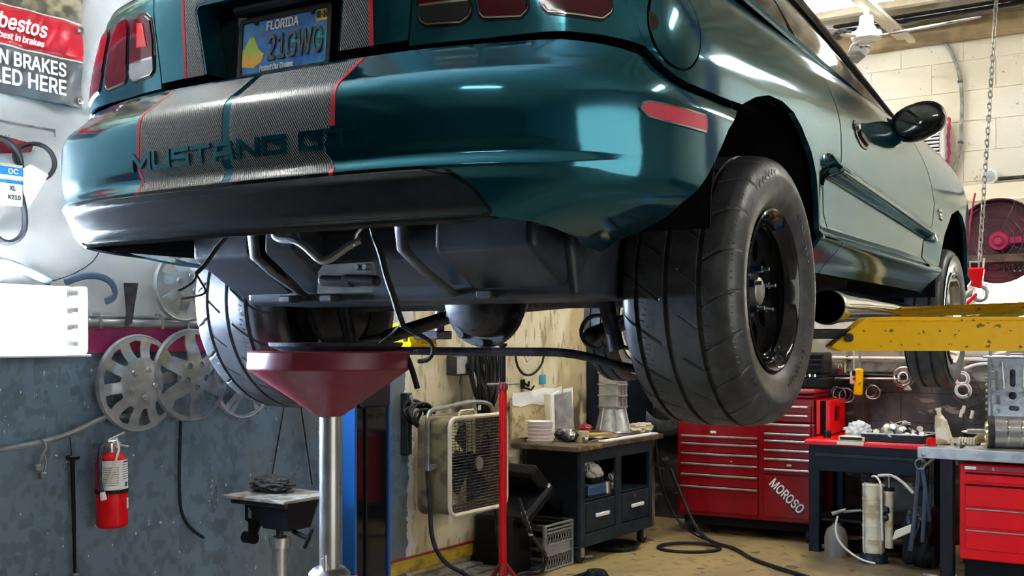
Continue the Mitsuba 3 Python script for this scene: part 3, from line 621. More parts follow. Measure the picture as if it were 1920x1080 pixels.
def wheel(sg, y, z, xc, R, hw, rr_, nth, sipes, rear):
    W = trans(sg * xc, y, z) @ (np.eye(4) if sg > 0 else rotz(180))
    k = tag(numbered(CAR + '__wheel'), 'black wheel with a fat grooved drag tyre' if rear else 'narrow front wheel with a bright rim')
    gr = (-.096, -.018, .066) if rear else (-.03, .03)
    obj('tyre', tyre_mesh(R, hw, rr_, gr, nth, sipes), 'rubber', k, CF @ W, smooth=40 if sipes else 30)
    e = hw * .80
    mat = 'black_gloss' if rear else 'chrome'
    lip = [(e - .004, rr_ - .004), (e + .012, rr_ + .008), (e + .014, rr_ + .002), (e + .006, rr_ - .012), (e - .02, rr_ - .022), (e - .03, rr_ - .036), (-e, rr_ - .040), (-e - .01, rr_ + .006), (-e, rr_ + .002)]
    obj('rim', xlathe(lip, 64), mat, k, CF @ W, smooth=40, label='deep gloss black rim' if rear else None)
    if rear:
        for rr2 in (rr_ - .020, rr_ - .034): obj('rim_step', xlathe([(e - .012, rr2 + .004), (e - .008, rr2), (e - .016, rr2 - .004)], 64), 'black_gloss', k, CF @ W)
    fx = e - (.055 if rear else .04); disc = Point(0, 0).buffer(rr_ - .036, quad_segs=14)
    nh = 10 if rear else 5
    for i in range(nh):
        a = 2 * math.pi * i / nh; h = affinity.scale(Point(0, 0).buffer(1), .030 if rear else .048, .018 if rear else .035); h = affinity.rotate(affinity.translate(h, .115 if rear else .11, 0), math.degrees(a), origin=(0, 0)); disc = disc.difference(h)
    d = extrude(disc, .014); d.apply_transform(roty(90)); d.apply_transform(rotx(17)); d.apply_translation([fx - .014, 0, 0]); obj('wheel_centre', d, 'black_gloss' if rear else 'aluminium', k, CF @ W)
    obj('hub', xlathe([(fx, .040), (fx + .025, .036), (fx + .030, .028), (fx + .030, 0)], 28), 'steel_dull', k, CF @ W)
    obj('brake_disc', xlathe([(fx - .06, 0), (fx - .06, .135), (fx - .08, .135), (fx - .08, 0)], 40), 'dark_steel', k, CF @ W)
    for i in range(5):
        a = 2 * math.pi * i / 5 + .3; c = np.array([fx, .057 * math.cos(a), .057 * math.sin(a)])
        obj('lug_nut', cyl(c, c + [.032, 0, 0], .011, .009, n=6), 'lug_blue' if rear else 'steel', k, CF @ W, smooth=False)
        if rear: obj('wheel_stud', cyl(c, c + [.05, 0, 0], .005, n=8), 'steel', k, CF @ W)
    return k
P('lug_blue', [.15, .25, .45], .25, metal=1.0)
HUBZ = .175
kR = wheel(1, 0, HUBZ, .748, .3535, .156, .205, 1000, True, True)
wheel(-1, 0, HUBZ, .748, .3535, .156, .205, 1000, True, True)
wheel(1, 2.573, .150, .795, .318, .088, .200, 240, False, False)
wheel(-1, 2.573, .150, .795, .318, .088, .200, 240, False, False)
# raised sidewall lettering: plain ribs of the moulding
for a0, a1, r in [(20, 58, .262), (100, 128, .30), (150, 196, .262), (215, 250, .30), (285, 330, .262)]:
    W = trans(.748, 0, HUBZ); n_ = int((a1 - a0) / 4.5)
    for i in range(n_):
        a = math.radians(a0 + (a1 - a0) * i / n_); c, s = math.cos(a), math.sin(a); t = np.array([0, -s, c]); rd = np.array([0, c, s]); p0 = np.array([.1512 if r < .28 else .1545, 0, 0]) + rd * r
        hgt = .010 + .004 * ((i * 7) % 3)
        obj('sidewall_rib', tube([p0 - rd * hgt, p0 + rd * hgt * .4 + t * .006, p0 + rd * hgt], .0011, 5), 'rubber', kR, CF @ W)

# --- what hangs under the car
def hull_round(pts, r, n=1):
    s = np.array(trimesh.creation.icosphere(n, r).vertices); return trimesh.convex.convex_hull(np.vstack([np.asarray(p) + s for p in pts]))
def lobe(x0, x1, yr, zr, zb=.165, yb=-.52, yf=-.28, top=.37):
    return hull_round([(x, y, z) for x in (x0 + .02, x1 - .02) for y, z in [(yr + .02, top), (yr + .02, zr + .02), (yb, zb + .02), (yf, zb + .02), (yf, top)]], .02)
tk = part('fuel_tank', [lobe(-.50, -.275, -.705, .255), lobe(-.245, -.125, -.70, .262), lobe(-.15, .32, -.60, .235), lobe(.295, .57, -.70, .245), lobe(-.30, -.2, -.60, .23), hull_round([(x, y, z) for x in (-.44, .57) for y, z in [(-.52, .165), (-.28, .165), (-.28, .36), (-.56, .36)]], .02)], 'grey_plastic', label='grey moulded fuel tank')
for x in ((-.262, .30), (.215, .30)):
    obj('tank_strap', tube([(x[0], -.72, .345), (x[0] + .004, -.71, .262), (x[0] + .016, -.66, .222), (x[0] + .03, -.53, .158), (x[0] + .03, -.30, .158)], .006, 8, flat=(3.2, (1, 0, 0))), 'dark_steel', tk, CF)
for x in (-.285, -.14, .355): obj('strap_clip', box(x - .022, x + .022, -.575, -.535, .148, .168, .004), 'dark_steel', tk, CF)
bk = part('tow_bracket', extrude_y(Polygon([(.026, .210), (.040, .226), (.19, .228), (.197, .205), (.193, .190), (.189, .158), (.023, .158)]), -.79, -.784), 'steel_dull', label='bare metal bracket')
for x in (.052, .122): obj('rubber_stop', hull_round([(x, -.80, .188), (x + .085, -.80, .183)], .013, 2), 'rubber_dark', bk, CF)
for x in (.155, .178): obj('bolt', cyl([x, -.79, .216], [x, -.805, .216], .007, n=6), 'steel', bk, CF)
part('hook_rod', tube(smooth_path([(-.035, -.86, .315), (-.029, -.88, .297), (-.012, -.885, .285), (.033, -.89, .279), (.063, -.89, .268), (.103, -.89, .240), (.127, -.89, .227), (.158, -.88, .239), (.189, -.87, .260), (.212, -.86, .272)], 40), .0095, 10), 'steel_dull', label='bent steel exhaust hook')
part('hanger', tube([(.215, -.86, .30), (.205, -.865, .285), (.200, -.87, .258)], .005, 6), 'steel_dull')
part('wiring', tube(smooth_path([(.236, -.85, .31), (.241, -.85, .288), (.259, -.85, .247), (.279, -.85, .187), (.297, -.85, .145), (.313, -.85, .103), (.325, -.85, .077)], 30), .0075, 8), 'rubber_dark', label='dangling black wire with tape')
part('wiring', tube(smooth_path([(.325, -.85, .077), (.352, -.84, .062), (.381, -.83, .044), (.391, -.83, .023), (.381, -.83, .007), (.352, -.83, 0)], 26), .005, 8), 'rubber_dark')
part('wiring', tube(smooth_path([(.325, -.85, .077), (.29, -.82, .078), (.255, -.80, .062), (.217, -.80, .038)], 20), .0028, 6), 'rubber_dark')
part('wiring', tube(smooth_path([(-.20, -.85, .32), (-.212, -.85, .306), (-.244, -.85, .281), (-.290, -.85, .237), (-.322, -.85, .215)], 20), .006, 8), 'rubber_dark')
part('wiring', tube(smooth_path([(-.322, -.85, .215), (-.326, -.85, .202), (-.347, -.85, .187), (-.385, -.85, .173)], 16), .0032, 6), 'rubber_dark')
part('wiring', tube(smooth_path([(-.322, -.85, .213), (-.299, -.85, .184), (-.290, -.85, .169), (-.318, -.85, .158), (-.376, -.85, .152)], 20), .0032, 6), 'rubber_dark')
part('bumper_beam', box(-.62, .62, -.96, -.90, .292, .40, .01), 'black_matte')
# axle with differential
df = xlathe([(0, 0), (0, .05)], 8)
dm = lathe([(0, -.115), (.05, -.112), (.085, -.095), (.105, -.05), (.108, -.02), (.138, -.018), (.140, .0), (.120, .004), (.11, .05), (.06, .13), (.045, .16), (0, .16)], 40); dm.apply_transform(rotx(-90)); dm.apply_scale([.92, 1, .92]); dm.apply_translation([.105, -.17, .155])
ax = part('rear_axle', dm, 'dark_steel', label='dark differential housing with bolted cover')
for i in range(10):
    a = 2 * math.pi * i / 10 + .3; c = np.array([.105 + .115 * math.cos(a), -.188, .155 + .115 * math.sin(a)]); obj('cover_bolt', cyl(c, c - [0, .012, 0], .011, n=6), 'dark_steel', ax, CF, smooth=False)
for a, b in ((.20, .60), (-.60, .04)): obj('axle_tube', cyl([a, -.05, HUBZ], [b, -.05, HUBZ], .038, n=20), 'dark_steel', ax, CF)
for x in (.42, .52): obj('brake_pipe_loop', tube([(x + .05 * math.cos(t), -.10, .07 + .045 * math.sin(t)) for t in np.linspace(0, 5.2, 18)], .006, 6), 'dark_steel', ax, CF)
for x in (.58, -.58): obj('backing_plate', xlathe([(x - .012, 0), (x - .012, .15), (x + .012, .15), (x + .012, 0)], 28), 'dark_steel', ax, CF @ trans(0, 0, HUBZ))
part('anti_roll_bar', tube(smooth_path([(-.52, .15, .06), (-.50, -.02, .03), (-.42, -.06, .018), (-.303, -.06, .015), (-.034, -.06, .014), (.188, -.06, .014), (.327, -.05, .007), (.394, -.04, -.008), (.476, -.02, -.029), (.50, .12, -.02)], 60), .0125, 10), 'dark_steel', label='black anti-roll bar')
for x in (.46, -.46): part('damper', [cyl([x - .05, -.12, .33], [x + .02, -.10, .02], .022, n=14), cyl([x - .05, -.12, .34], [x - .03, -.11, .24], .030, n=14)], 'dark_steel')
for x in (.36, -.36): part('control_arm', hull_round([(x, -.02, .06), (x + .02, .50, .17)], .024), 'dark_steel')
part('driveshaft', cyl([.02, .02, .16], [0, 1.5, .26], .036, n=18), 'dark_steel')
part('gearbox', hull_round([(-.10, 1.5, .25), (.10, 1.5, .25), (-.16, 2.1, .22), (.16, 2.1, .22), (0, 1.5, .36), (0, 2.1, .38)], .05), 'dark_steel')
# side exhaust: a polished tapering oval pipe with an open end in front of the rear wheel
def oval(y, xc, zc, a, b, n=28): return [(xc + a * math.cos(t), y, zc + b * math.sin(t)) for t in np.linspace(0, 2 * math.pi, n)]
secs = [(.68, .825, .152, .060, .056), (.70, .826, .153, .062, .058), (.76, .822, .156, .060, .055), (1.1, .80, .163, .060, .050), (1.5, .785, .165, .062, .044), (1.85, .775, .166, .068, .036), (2.05, .77, .172, .075, .026)]
inner = [(.68, .825, .152, .056, .052), (.76, .822, .155, .053, .048), (1.0, .81, .165, .050, .040)]
k = part('side_exhaust', sheet([oval(*s) for s in secs]), 'chrome', label='polished oval exhaust pipe under the sill')
obj('exhaust_bore', sheet([oval(*s) for s in inner], flip=True), 'black_gloss', k, CF)
obj('exhaust_lip', sheet([oval(*secs[0]), oval(*inner[0])], flip=True), 'chrome', k, CF)
obj('exhaust_end', extrude_y(Polygon([(a, c) for a, _, c in oval(*inner[-1])]), 1.0, 1.004), 'black_matte', k, CF)

# ================================================================== lift, drain and stands under the car
def cpart(name, mesh, mat, parent, **k): return obj(name, mesh, mat, parent, CF, **k)
LIFT = {1: thing('lift_column', 'right half of the two-post car lift with two yellow arms reaching under the sill', 'car lift'), -1: thing('lift_column', 'left half of the two-post car lift, a blue post with a dark channel before the beige wall', 'car lift')}
def lift_arm(tip, post, w, h, label, tipcut=True, pad=True, zt=0.0):
    """a box-section arm in car coordinates from the post to a bevelled tip"""
    k = tag(numbered(LIFT[1 if tip[0] > 0 else -1] + '__arm'), label)
    a = np.array(tip, float); b = np.array(post, float); d = b - a; L = np.linalg.norm(d[:2]); ang = math.degrees(math.atan2(d[1], d[0]))
    M = CF @ trans(*a) @ rotz(ang)
    prof = Polygon([(0, -h / 2 + .012), (.03, -h / 2), (L, -h / 2), (L, h / 2), (.13, h / 2), (.11, h / 2 - .004)]) if tipcut else Polygon([(0, -h / 2), (L, -h / 2), (L, h / 2), (0, h / 2)])
    m = extrude_y(prof.buffer(-.006).buffer(.006), -w / 2, w / 2)
    obj('beam', m, 'yellow_paint', k, M)
    obj('pivot_pin', cyl([.055, -w / 2 - .012, -.012], [.055, w / 2 + .012, -.012], .014, n=14), 'dark_steel', k, M)
    obj('weld_seam', tube([(.13, -w / 2 - .001, h / 2 - .012), (L, -w / 2 - .001, h / 2 - .012)], .003, 6), 'yellow_paint', k, M)
    if pad:
        obj('tongue', box(-.20, .10, -w * .3, w * .3, -.016, .016, .003), 'dark_steel', k, M)
        obj('pad_post', cyl([-.15, 0, .01], [-.15, 0, h / 2 + zt], .020, n=16), 'dark_steel', k, M)
        obj('rubber_pad', cyl([-.15, 0, h / 2 + zt], [-.15, 0, h / 2 + zt + .03], .045, n=20), 'rubber_dark', k, M)
    return k
AZ = .068
lift_arm((.80, .78, AZ), (1.42, 1.10, AZ), .11, .108, 'thick yellow lift arm beside the rear wheel with a bevelled tip', zt=.09)
k = lift_arm((.70, 1.80, .16), (1.44, 1.32, .145), .10, .036, 'thin yellow lift arm under the front of the sill', tipcut=False, zt=.035)
obj('brake_hose_guide', tube(smooth_path([(.82, 1.68, .125), (1.0, 1.55, .12), (1.2, 1.42, .13), (1.42, 1.30, .165)], 24), .013, 8), 'yellow_old', k, CF)
lift_arm((-.80, .78, AZ), (-1.30, 1.10, AZ), .11, .10, 'yellow lift arm glimpsed under the car beside the blue post', zt=.09)
def lift_post(x, y, label):
    k = tag(numbered(LIFT[1 if x > 0 else -1] + '__post'), label); M = CF @ trans(x, y, -CARZ)
    prof = Polygon([(-.035, -.13), (.035, -.13), (.035, -.115), (-.022, -.115), (-.022, .115), (.035, .115), (.035, .13), (-.035, .13)])
    if x > 0: prof = affinity.scale(prof, -1, 1, origin=(0, 0))
    sx = 1 if x < 0 else -1
    m = extrude(prof, 3.3); obj('column', m, 'blue_paint', k, M)
    obj('carriage', box(*sorted((sx * -.015, sx * .06)), -.10, .10, 1.05, 1.62, .01), 'black_plastic', k, M)
    obj('inner_channel', box(*sorted((sx * -.02, sx * .025)), -.112, .112, .0, 3.2), 'black_gloss', k, M)
    obj('guide_strip', box(*sorted((sx * .026, sx * .034)), -.05, -.038, .0, 3.2), 'navy', k, M)
    obj('base_plate', box(-.24, .24, -.20, .20, 0, .018, .004), 'blue_paint', k, M)
    for bx in (-.18, .18):
        for by in (-.15, .15): obj('anchor_bolt', cyl([bx, by, .018], [bx, by, .05], .012, n=6), 'steel_dull', k, M, smooth=False)
lift_post(-1.40, 1.16, 'blue steel lift post with a dark channel left of the beige wall')
lift_post(1.62, 1.16, 'blue steel lift post on the right side of the car')

# oil drain on its post
k = thing('oil_drain', 'maroon funnel oil drain on a bare steel post under the car', 'oil drain')
M = trans(-.525, 3.20, 0)
obj('funnel', lathe([(.030, 1.135), (.036, 1.135), (.228, 1.268), (.232, 1.275), (.230, 1.318), (.234, 1.322), (.228, 1.324), (.224, 1.316), (.225, 1.277), (.030, 1.142)], 48), 'maroon', k, M)
obj('rim_ring', lathe([(.155, 1.322), (.188, 1.336), (.192, 1.346), (.184, 1.347), (.152, 1.330)], 44), 'dark_steel', k, M @ trans(.02, -.005, 0), label='dark ring lying on the rim')
obj('strainer', lathe([(0, 1.308), (.224, 1.312), (.224, 1.306), (0, 1.302)], 40), 'dark_steel', k, M)
obj('post', lathe([(0, .10), (.029, .10), (.029, 1.14), (.026, 1.145), (0, 1.145)], 26), 'steel_pipe', k, M)
obj('collar', lathe([(.0295, .655), (.060, .66), (.060, .685), (.045, .70), (.0295, .70)], 26), 'steel_dull', k, M)
obj('clamp_screw', cyl([-.004, -.05, .70], [-.004, -.05, .745], .006, n=10), 'steel', k, M)
obj('lock_handle', [cyl([.0, -.03, .70], [-.012, -.045, .735], .005, n=8)], 'steel', k, M)
obj('tank', lathe([(0, .10), (.19, .10), (.20, .13), (.20, .62), (.12, .655), (.03, .66)], 36), 'maroon', k, M)
for a in (30, 150, 270):
    obj('leg', tube([(0, 0, .12), (.26 * math.cos(math.radians(a)), .26 * math.sin(math.radians(a)), .07)], .016, 8), 'dark_steel', k, M)
    obj('caster', cyl([.26 * math.cos(math.radians(a)) - .012, .26 * math.sin(math.radians(a)), .03], [.26 * math.cos(math.radians(a)) + .012, .26 * math.sin(math.radians(a)), .03], .03, n=16), 'rubber_dark', k, M)
obj('drain_hook', tube([(.228, -.02, 1.30), (.240, -.03, 1.27), (.256, -.03, 1.215)], .008, 8), 'rubber_dark', k, M)

# tall stand with a tray and a rag
k = thing('jack_stand', 'dark transmission jack with a flat steel table on a short post', 'jack')
M = trans(-.985, 4.72, 0) @ rotz(-33.5)
obj('table_plate', box(-.185, .185, -.16, .16, .690, .704, .003), 'wood_grey', k, M)
obj('saddle', hull_round([(x, y, z) for x, y, z in [(-.11, -.09, .68), (.13, -.09, .68), (-.11, .09, .68), (.13, .09, .68), (-.03, -.06, .57), (.11, -.06, .57), (-.03, .06, .57), (.11, .06, .57)]], .008), 'black_plastic', k, M); obj('saddle_rail', [box(-.17, .15, -.12, -.10, .665, .69, .003), box(-.17, .15, .10, .12, .665, .69, .003)], 'dark_steel', k, M)
obj('side_bracket', extrude_y(Polygon([(-.19, .66), (-.12, .66), (-.12, .58), (-.15, .52), (-.17, .52), (-.17, .57), (-.19, .58)]), -.02, .02), 'black_plastic', k, M)
obj('tilt_knob', [cyl([-.21, 0, .50], [-.15, 0, .50], .026, n=14), cyl([-.16, 0, .5], [-.10, 0, .60], .008, n=8)], 'black_plastic', k, M)
obj('slider', box(-.165, -.145, -.024, .0, .59, .645), 'steel_dull', k, M)
obj('tilt_handle', [cyl([.10, -.02, .555], [.20, -.03, .535], .010, n=10), hull_round([(.175, -.03, .500), (.215, -.03, .575)], .008)], 'black_plastic', k, M)
obj('ram', lathe([(0, .10), (.032, .10), (.032, .50), (.030, .505), (0, .505)], 22), 'steel_pipe', k, M)
obj('ram_collar', lathe([(.031, .475), (.046, .478), (.046, .520), (.031, .523)], 22), 'steel', k, M)
obj('ram_rod', cyl([0, 0, .50], [0, 0, .56], .016, n=14), 'dark_steel', k, M)
obj('base', [box(-.24, .24, -.03, .03, .05, .10, .01), box(-.03, .03, -.24, .24, .05, .10, .01)], 'dark_steel', k, M)
for a, b in ((-.23, 0), (.23, 0), (0, -.23), (0, .23)): obj('caster', cyl([a - .012, b, .028], [a + .012, b, .028], .028, n=14), 'rubber_dark', k, M)
rag = blob(.085, 11, 4, .55, 3.2, (1.15, .8, .42)); rag.apply_translation([-.075, .03, .735])
tag(obj('rag', rag, 'cloth_dark', None, M), 'crumpled dark rag lying on the steel jack table', 'rag')

# slim red stand in front of the fan
k = thing('red_stand', 'slim red pole stand with a black upper rod in front of the box fan', 'stand')
M = trans(-.050, 6.02, 0)
obj('outer_tube', lathe([(0, .06), (.021, .06), (.021, 1.12), (0, 1.12)], 18), 'red_paint', k, M)
obj('collar', lathe([(.0215, 1.085), (.028, 1.09), (.028, 1.125), (.0215, 1.13)], 18), 'red_dark', k, M)
obj('inner_rod', lathe([(0, 1.1), (.016, 1.1), (.016, 1.32), (.024, 1.325), (.024, 1.34), (0, 1.34)], 16), 'black_plastic', k, M)
obj('pin_handle', cyl([-.085, -.015, 1.118], [.09, -.015, 1.122], .0055, n=8), 'steel_dull', k, M)
for a in (20, 140, 260): obj('foot', tube([(0, 0, .16), (.11 * math.cos(math.radians(a)), .11 * math.sin(math.radians(a)), .018)], .014, 8), 'red_dark', k, M)

# ================================================================== things on the left wall
def lw(name, mesh, mat, parent, **k): return obj(name, mesh, mat, parent, LF, **k)
def lthing(name, mesh, mat, label, cat, group=None, **k): return tag(obj(name, mesh, mat, None, LF, **k), label, cat, group)
# red strip and yellow baseboard are bands on the wall
obj('red_strip', Lb(-3.0, 1.70, .0, .012, 1.305, 1.400), 'red_band', 'wall_left')
struct('baseboard_left', Lb(1.0, 3.9, 0, .018, .094, .170, bev=.003), 'yellow_old')
struct('trim_2', [Lb(1.0, 3.9, 0, .024, .170, .178)], 'red_dark')
kk = thing('timber_ramp', 'weathered grey boards lying along the foot of the wall', 'boards')
for i in range(3): obj('board', box(1.25, 2.32, .03 + .1 * i, .122 + .1 * i, .0 + .004 * i, .072 - .012 * i, .004), 'wood_grey', kk, LF)
# conduit pair with clips
for nm, z, r, lb, o in (('conduit', 1.452, .0075, 'thin steel conduit running above the red strip', .02), ('conduit', 1.426, .019, 'thicker steel pipe running just above the red strip', .024)):
    k = thing(nm, lb, 'pipe'); lw('pipe', cyl([-3.0, o, z], [1.68, o, z - .006], r, n=14), 'steel_dull', k)
    for s in (-.20, .10, .235, .40, 1.2): lw('clip', box(s - .006, s + .006, 0, o + r + .003, z - r - .004, z + r + .004), 'steel_dull', k)
# torn banner
k = thing('banner', 'glossy red and grey brake shop banner with white lettering on the white wall', 'banner')
s0, s1 = -1.75, -.262
def ban(z0, z1, mat, nm, o=.006, **kw):
    def fn(u, v):
        return np.column_stack([u, o + .006 + .007 * np.sin(u * 17 + v * 9) * np.sin(v * 14 + 1) + .004 * np.sin(u * 41 - v * 23), v])
    return lw(nm, patch(sbox(s0, z0, s1, z1), fn, .03, .02, .003, flip=True), mat, k, smooth=True, **kw)
P('banner_grey', [.075, .080, .084], .22, spec=.6); P('banner_red', [.52, .010, .022], .20, spec=.6)
def photo_print(p, n, uv):
    s, o = lr(p); w = fbm(s * 16, p.z * 16, 2.0); c = mix([.06, .045, .03], [.42, .36, .20], smoothstep(.35, .7, w)); return mix(c, [.50, .36, .02], smoothstep(.50, .56, fbm(s * 8 + 3, p.z * 8, 5.0)) * smoothstep(-.50, -.36, s))
P('banner_photo', proc(photo_print), .25, spec=.5)
ban(2.590, 3.10, 'banner_photo', 'photo_panel'); ban(2.442, 2.586, 'banner_red', 'red_panel'); ban(2.262, 2.436, 'banner_grey', 'grey_panel')
ban(2.586, 2.591, 'white_paint', 'white_line', .007); ban(2.436, 2.442, 'white_paint', 'white_line', .007)
for tx, h, s, z, w, sh in [('Raybestos', .056, -.418, 2.500, .305, .22), ('The best in brakes', .023, -.432, 2.462, .242, .18), ('PROVEN BRAKES', .051, -.338, 2.368, .468, 0), ('INSTALLED HERE', .056, -.338, 2.297, .545, 0)]:
    m = ontext(tx, h, plane_on(LF, s, .019, z), .003, True, w, sh, right=True); lw_ = obj('lettering', m, 'print_white', k, label='white printed lettering')
for z in (2.29, 2.565): lw('screw', [cyl([-.272, .012, z], [-.272, .026, z], .008, n=10), cyl([-.272, .012, z], [-.272, .018, z], .014, n=12)], 'chrome', k)
# wall joint ledge
struct('trim_3', [Lb(-3.2, -.372, 0, .003, 2.157, 2.163), Lb(-.376, -.372, 0, .003, 2.135, 2.163)], 'wood_grey')
# drive belts with cards
def belt_loop(name, pts, r, label, card=None, flat=None, group=None):
    k = thing(name, label, 'belt', group); lw('loop', tube(smooth_path(pts, 60, True), r, 6, closed=True), 'rubber_dark', k); return k
k = belt_loop('drive_belt', [(-.50, .03, 2.085), (-.43, .04, 2.075), (-.405, .045, 2.02), (-.45, .04, 1.96), (-.52, .04, 1.98), (-.56, .03, 2.03)], .009, 'black drive belt looped beside a white torn card on the white wall')
lw('card', patch(Polygon([(-.548, 1.985), (-.515, 2.005), (-.440, 1.975), (-.52, 1.846), (-.545, 1.90)]), lambda u, v: np.column_stack([u, .06 + 0 * u, v]), .1, .1, .002, flip=True), 'white_paper', k, label='torn white card')
k = belt_loop('drive_belt', [(-.62, .03, 2.09), (-.56, .045, 2.05), (-.55, .05, 1.93), (-.53, .05, 1.80), (-.545, .045, 1.735), (-.60, .04, 1.71), (-.66, .04, 1.76), (-.67, .035, 1.95)], .011, 'long black drive belt hanging with a printed card sleeve at the left edge')
lw('card_sleeve', box(-.66, -.548, .055, .062, 1.845, 1.995), 'cream_paint', k, label='printed cream card sleeve')
for a, b, mt in ((1.955, 1.985, 'blue_paint'), (1.925, 1.936, 'blue_paint')): lw('print_band', box(-.661, -.547, .0605, .0635, a, b), mt, k)
obj('print', ontext('OC', .018, plane_on(LF, -.606, .0636, 1.961), .001, True, .04), 'print_white', k); obj('print', ontext('XL', .016, plane_on(LF, -.60, .0625, 1.90), .001, True, .026), 'ink', k); obj('print', ontext('K210', .015, plane_on(LF, -.606, .0625, 1.868), .001, True, .05), 'ink', k)
lw('hook', cyl([-.60, 0, 2.095], [-.60, .06, 2.10], .004, n=8), 'steel_dull', k)
lthing('dark_placard', patch(Polygon([(-.64, 2.03), (-.48, 2.06), (-.47, 2.092), (-.60, 2.105), (-.64, 2.10)]), lambda u, v: np.column_stack([u, .012 + 0 * u, v]), .2, .2, .004, flip=True), 'red_dark', 'dark red scrap of sign behind the hanging belts', 'sign')
# blue trim pieces and a loose wire over the fixture
lthing('trim_strip', tube(smooth_path([(-.70, .10, 1.640), (-.60, .09, 1.625), (-.52, .08, 1.60), (-.44, .07, 1.572)], 20), .016, 8, flat=(.35, (0, 1, 0))), 'blue_grey', 'blue-grey flexible strip sticking out above the bright fixture', 'strip') if P('blue_grey', [.05, .085, .14], .35, spec=.5) else None
lthing('hose_bow', tube(smooth_path([(-.37, .06, 1.575), (-.29, .06, 1.602), (-.21, .06, 1.603), (-.155, .06, 1.57), (-.148, .06, 1.535), (-.19, .06, 1.508)], 30), .014, 8, flat=(.5, (0, 1, 0))), 'blue_grey', 'dark blue bowed rubber strip right of the bright fixture', 'strip')
lthing('loose_wire', tube(smooth_path([(-.183, .02, 1.717), (-.22, .02, 1.665), (-.268, .02, 1.632), (-.33, .02, 1.602), (-.38, .02, 1.585), (-.42, .05, 1.577)], 30), .0022, 6), 'rubber_dark', 'thin black wire curving over the white wall above the fixture', 'wire')
lthing('wiper_blade', extrude_y(Polygon([(-.093, 1.583), (-.031, 1.586), (-.052, 1.474), (-.06, 1.425), (-.088, 1.411), (-.082, 1.47)]).buffer(.002), .045, .052), 'dark_steel', 'dark wedge-shaped scraper hanging over the conduit', 'scraper')
# bright fixture leaning on the left wall
k = thing('work_light', 'bright white multi-tube work light by the left wall', 'work light')
lw('back_plate', box(-1.45, -.372, .10, .115, 1.300, 1.556), 'white_paint', k)
lw('bottom_lip', box(-1.45, -.368, .10, .22, 1.292, 1.302, .003), 'white_paint', k)
for i, z in enumerate((1.528, 1.466, 1.404, 1.340)):
    lw('tube', cyl([-1.40, .165, z], [-.452, .165, z], .0235, n=12), 'tube_glass', k, emit=TUBE_WALL)
    lw('end_cap', [cyl([-.452, .165, z], [-.428, .165, z], .026, n=14), box(-.430, -.400, .115, .19, z - .014, z + .014, .006)], 'white_paint', k)
lw('end_plate', patch(rrect(.105, 1.302, .205, 1.556, .02), lambda u, v: np.column_stack([-.372 + 0 * u, u, v]), .06, .06, .004), 'clear_white', k) if P('clear_white', [.62, .63, .64], .3, spec=.5) else None
# hub caps
def hubcap(name, s, z, R, poly, mat, label, dome=.03, nuts=0, tilt=0, o=.05, lug='steel_pipe', hole_back=False):
    k = thing(name, label, 'hubcap', None)
    def fn(u, v):
        r = np.hypot(u, v) / R
        return np.column_stack([s + u, o + .012 + dome * np.cos(np.clip(r, 0, 1) * 1.45) - .010 * np.exp(-((r - .72) / .12) ** 2), z + v])
    lw('face', patch(affinity.rotate(poly, tilt, origin=(0, 0)), fn, R / 9, R / 9, .006, flip=True), mat, k, smooth=40)
    m = lathe([(R - .013, .0), (R, -.004), (R + .002, .006), (R - .004, .018), (R - .014, .014)], 56); m.apply_transform(rotx(-90)); m.apply_translation([s, o, z]); lw('rim', m, mat, k)
    if hole_back: lw('backing', cyl([s, o - .03, z], [s, o - .022, z], R * .93, n=40), 'navy', k)
    for i in range(nuts):
        a = math.radians(tilt + 54 + 360 * i / nuts); c = np.array([s + .30 * R * math.cos(a), 0, z + .30 * R * math.sin(a)])
        lw('nut_cap', lathe_on(c + [0, o + dome - .004, 0], [(0, .020), (.011, .018), (.016, .009), (.018, 0)]), lug, k)
    return k
def lathe_on(c, prof, n=18): m = lathe(prof, n); m.apply_transform(rotx(-90)); m.apply_translation(c); return m
def petal(a, r0, r1, w0, w1): 
    p = Polygon([(r0, -w0 / 2), (r1, -w1 / 2), (r1 + .008, 0), (r1, w1 / 2), (r0, w0 / 2)]).buffer(-.006).buffer(.006); return affinity.rotate(p, a, origin=(0, 0))
R1 = .197
face = Point(0, 0).buffer(R1 - .006, quad_segs=14)
hubcap('hubcap', -.033, 1.180, R1, face.difference(unary_union([petal(18 + 36 * i, .105, .168, .022, .060) for i in range(10)])), 'silver_plastic', 'grey hubcap with ten teardrop slots, leftmost of the lower three', nuts=5, tilt=8)
R2 = .196
sp = unary_union([affinity.rotate(Polygon([(.03, -.040), (.19, -.024), (.19, .024), (.03, .040)]), 60 * i, origin=(0, 0)) for i in range(6)])
f2 = unary_union([sp, Point(0, 0).buffer(.075)]).union(Point(0, 0).buffer(R2 - .006).difference(Point(0, 0).buffer(R2 - .022))).difference(unary_union([affinity.rotate(affinity.translate(Point(0, 0).buffer(.014), .052, 0), 72 * i, origin=(0, 0)) for i in range(5)]))
k = hubcap('hubcap', .215, 1.206, R2, f2, 'silver_dark', 'shiny six-spoke hubcap in the middle of the lower three', dome=.035, tilt=-85, o=.075)
lw('centre_boss', lathe_on(np.array([.215, .10, 1.206]), [(0, .022), (.022, .018), (.030, .006), (.032, 0)]), 'silver_plastic', k)
R3 = .168
sp = unary_union([affinity.rotate(Polygon([(.02, -.006), (.165, -.004 + d), (.165, .020 + d), (.02, .012)]), 72 * i + e, origin=(0, 0)) for i in range(5) for d, e in ((.0, -9), (.0, 5))])
f3 = unary_union([sp, Point(0, 0).buffer(.045)]).union(Point(0, 0).buffer(R3 - .006).difference(Point(0, 0).buffer(R3 - .018)))
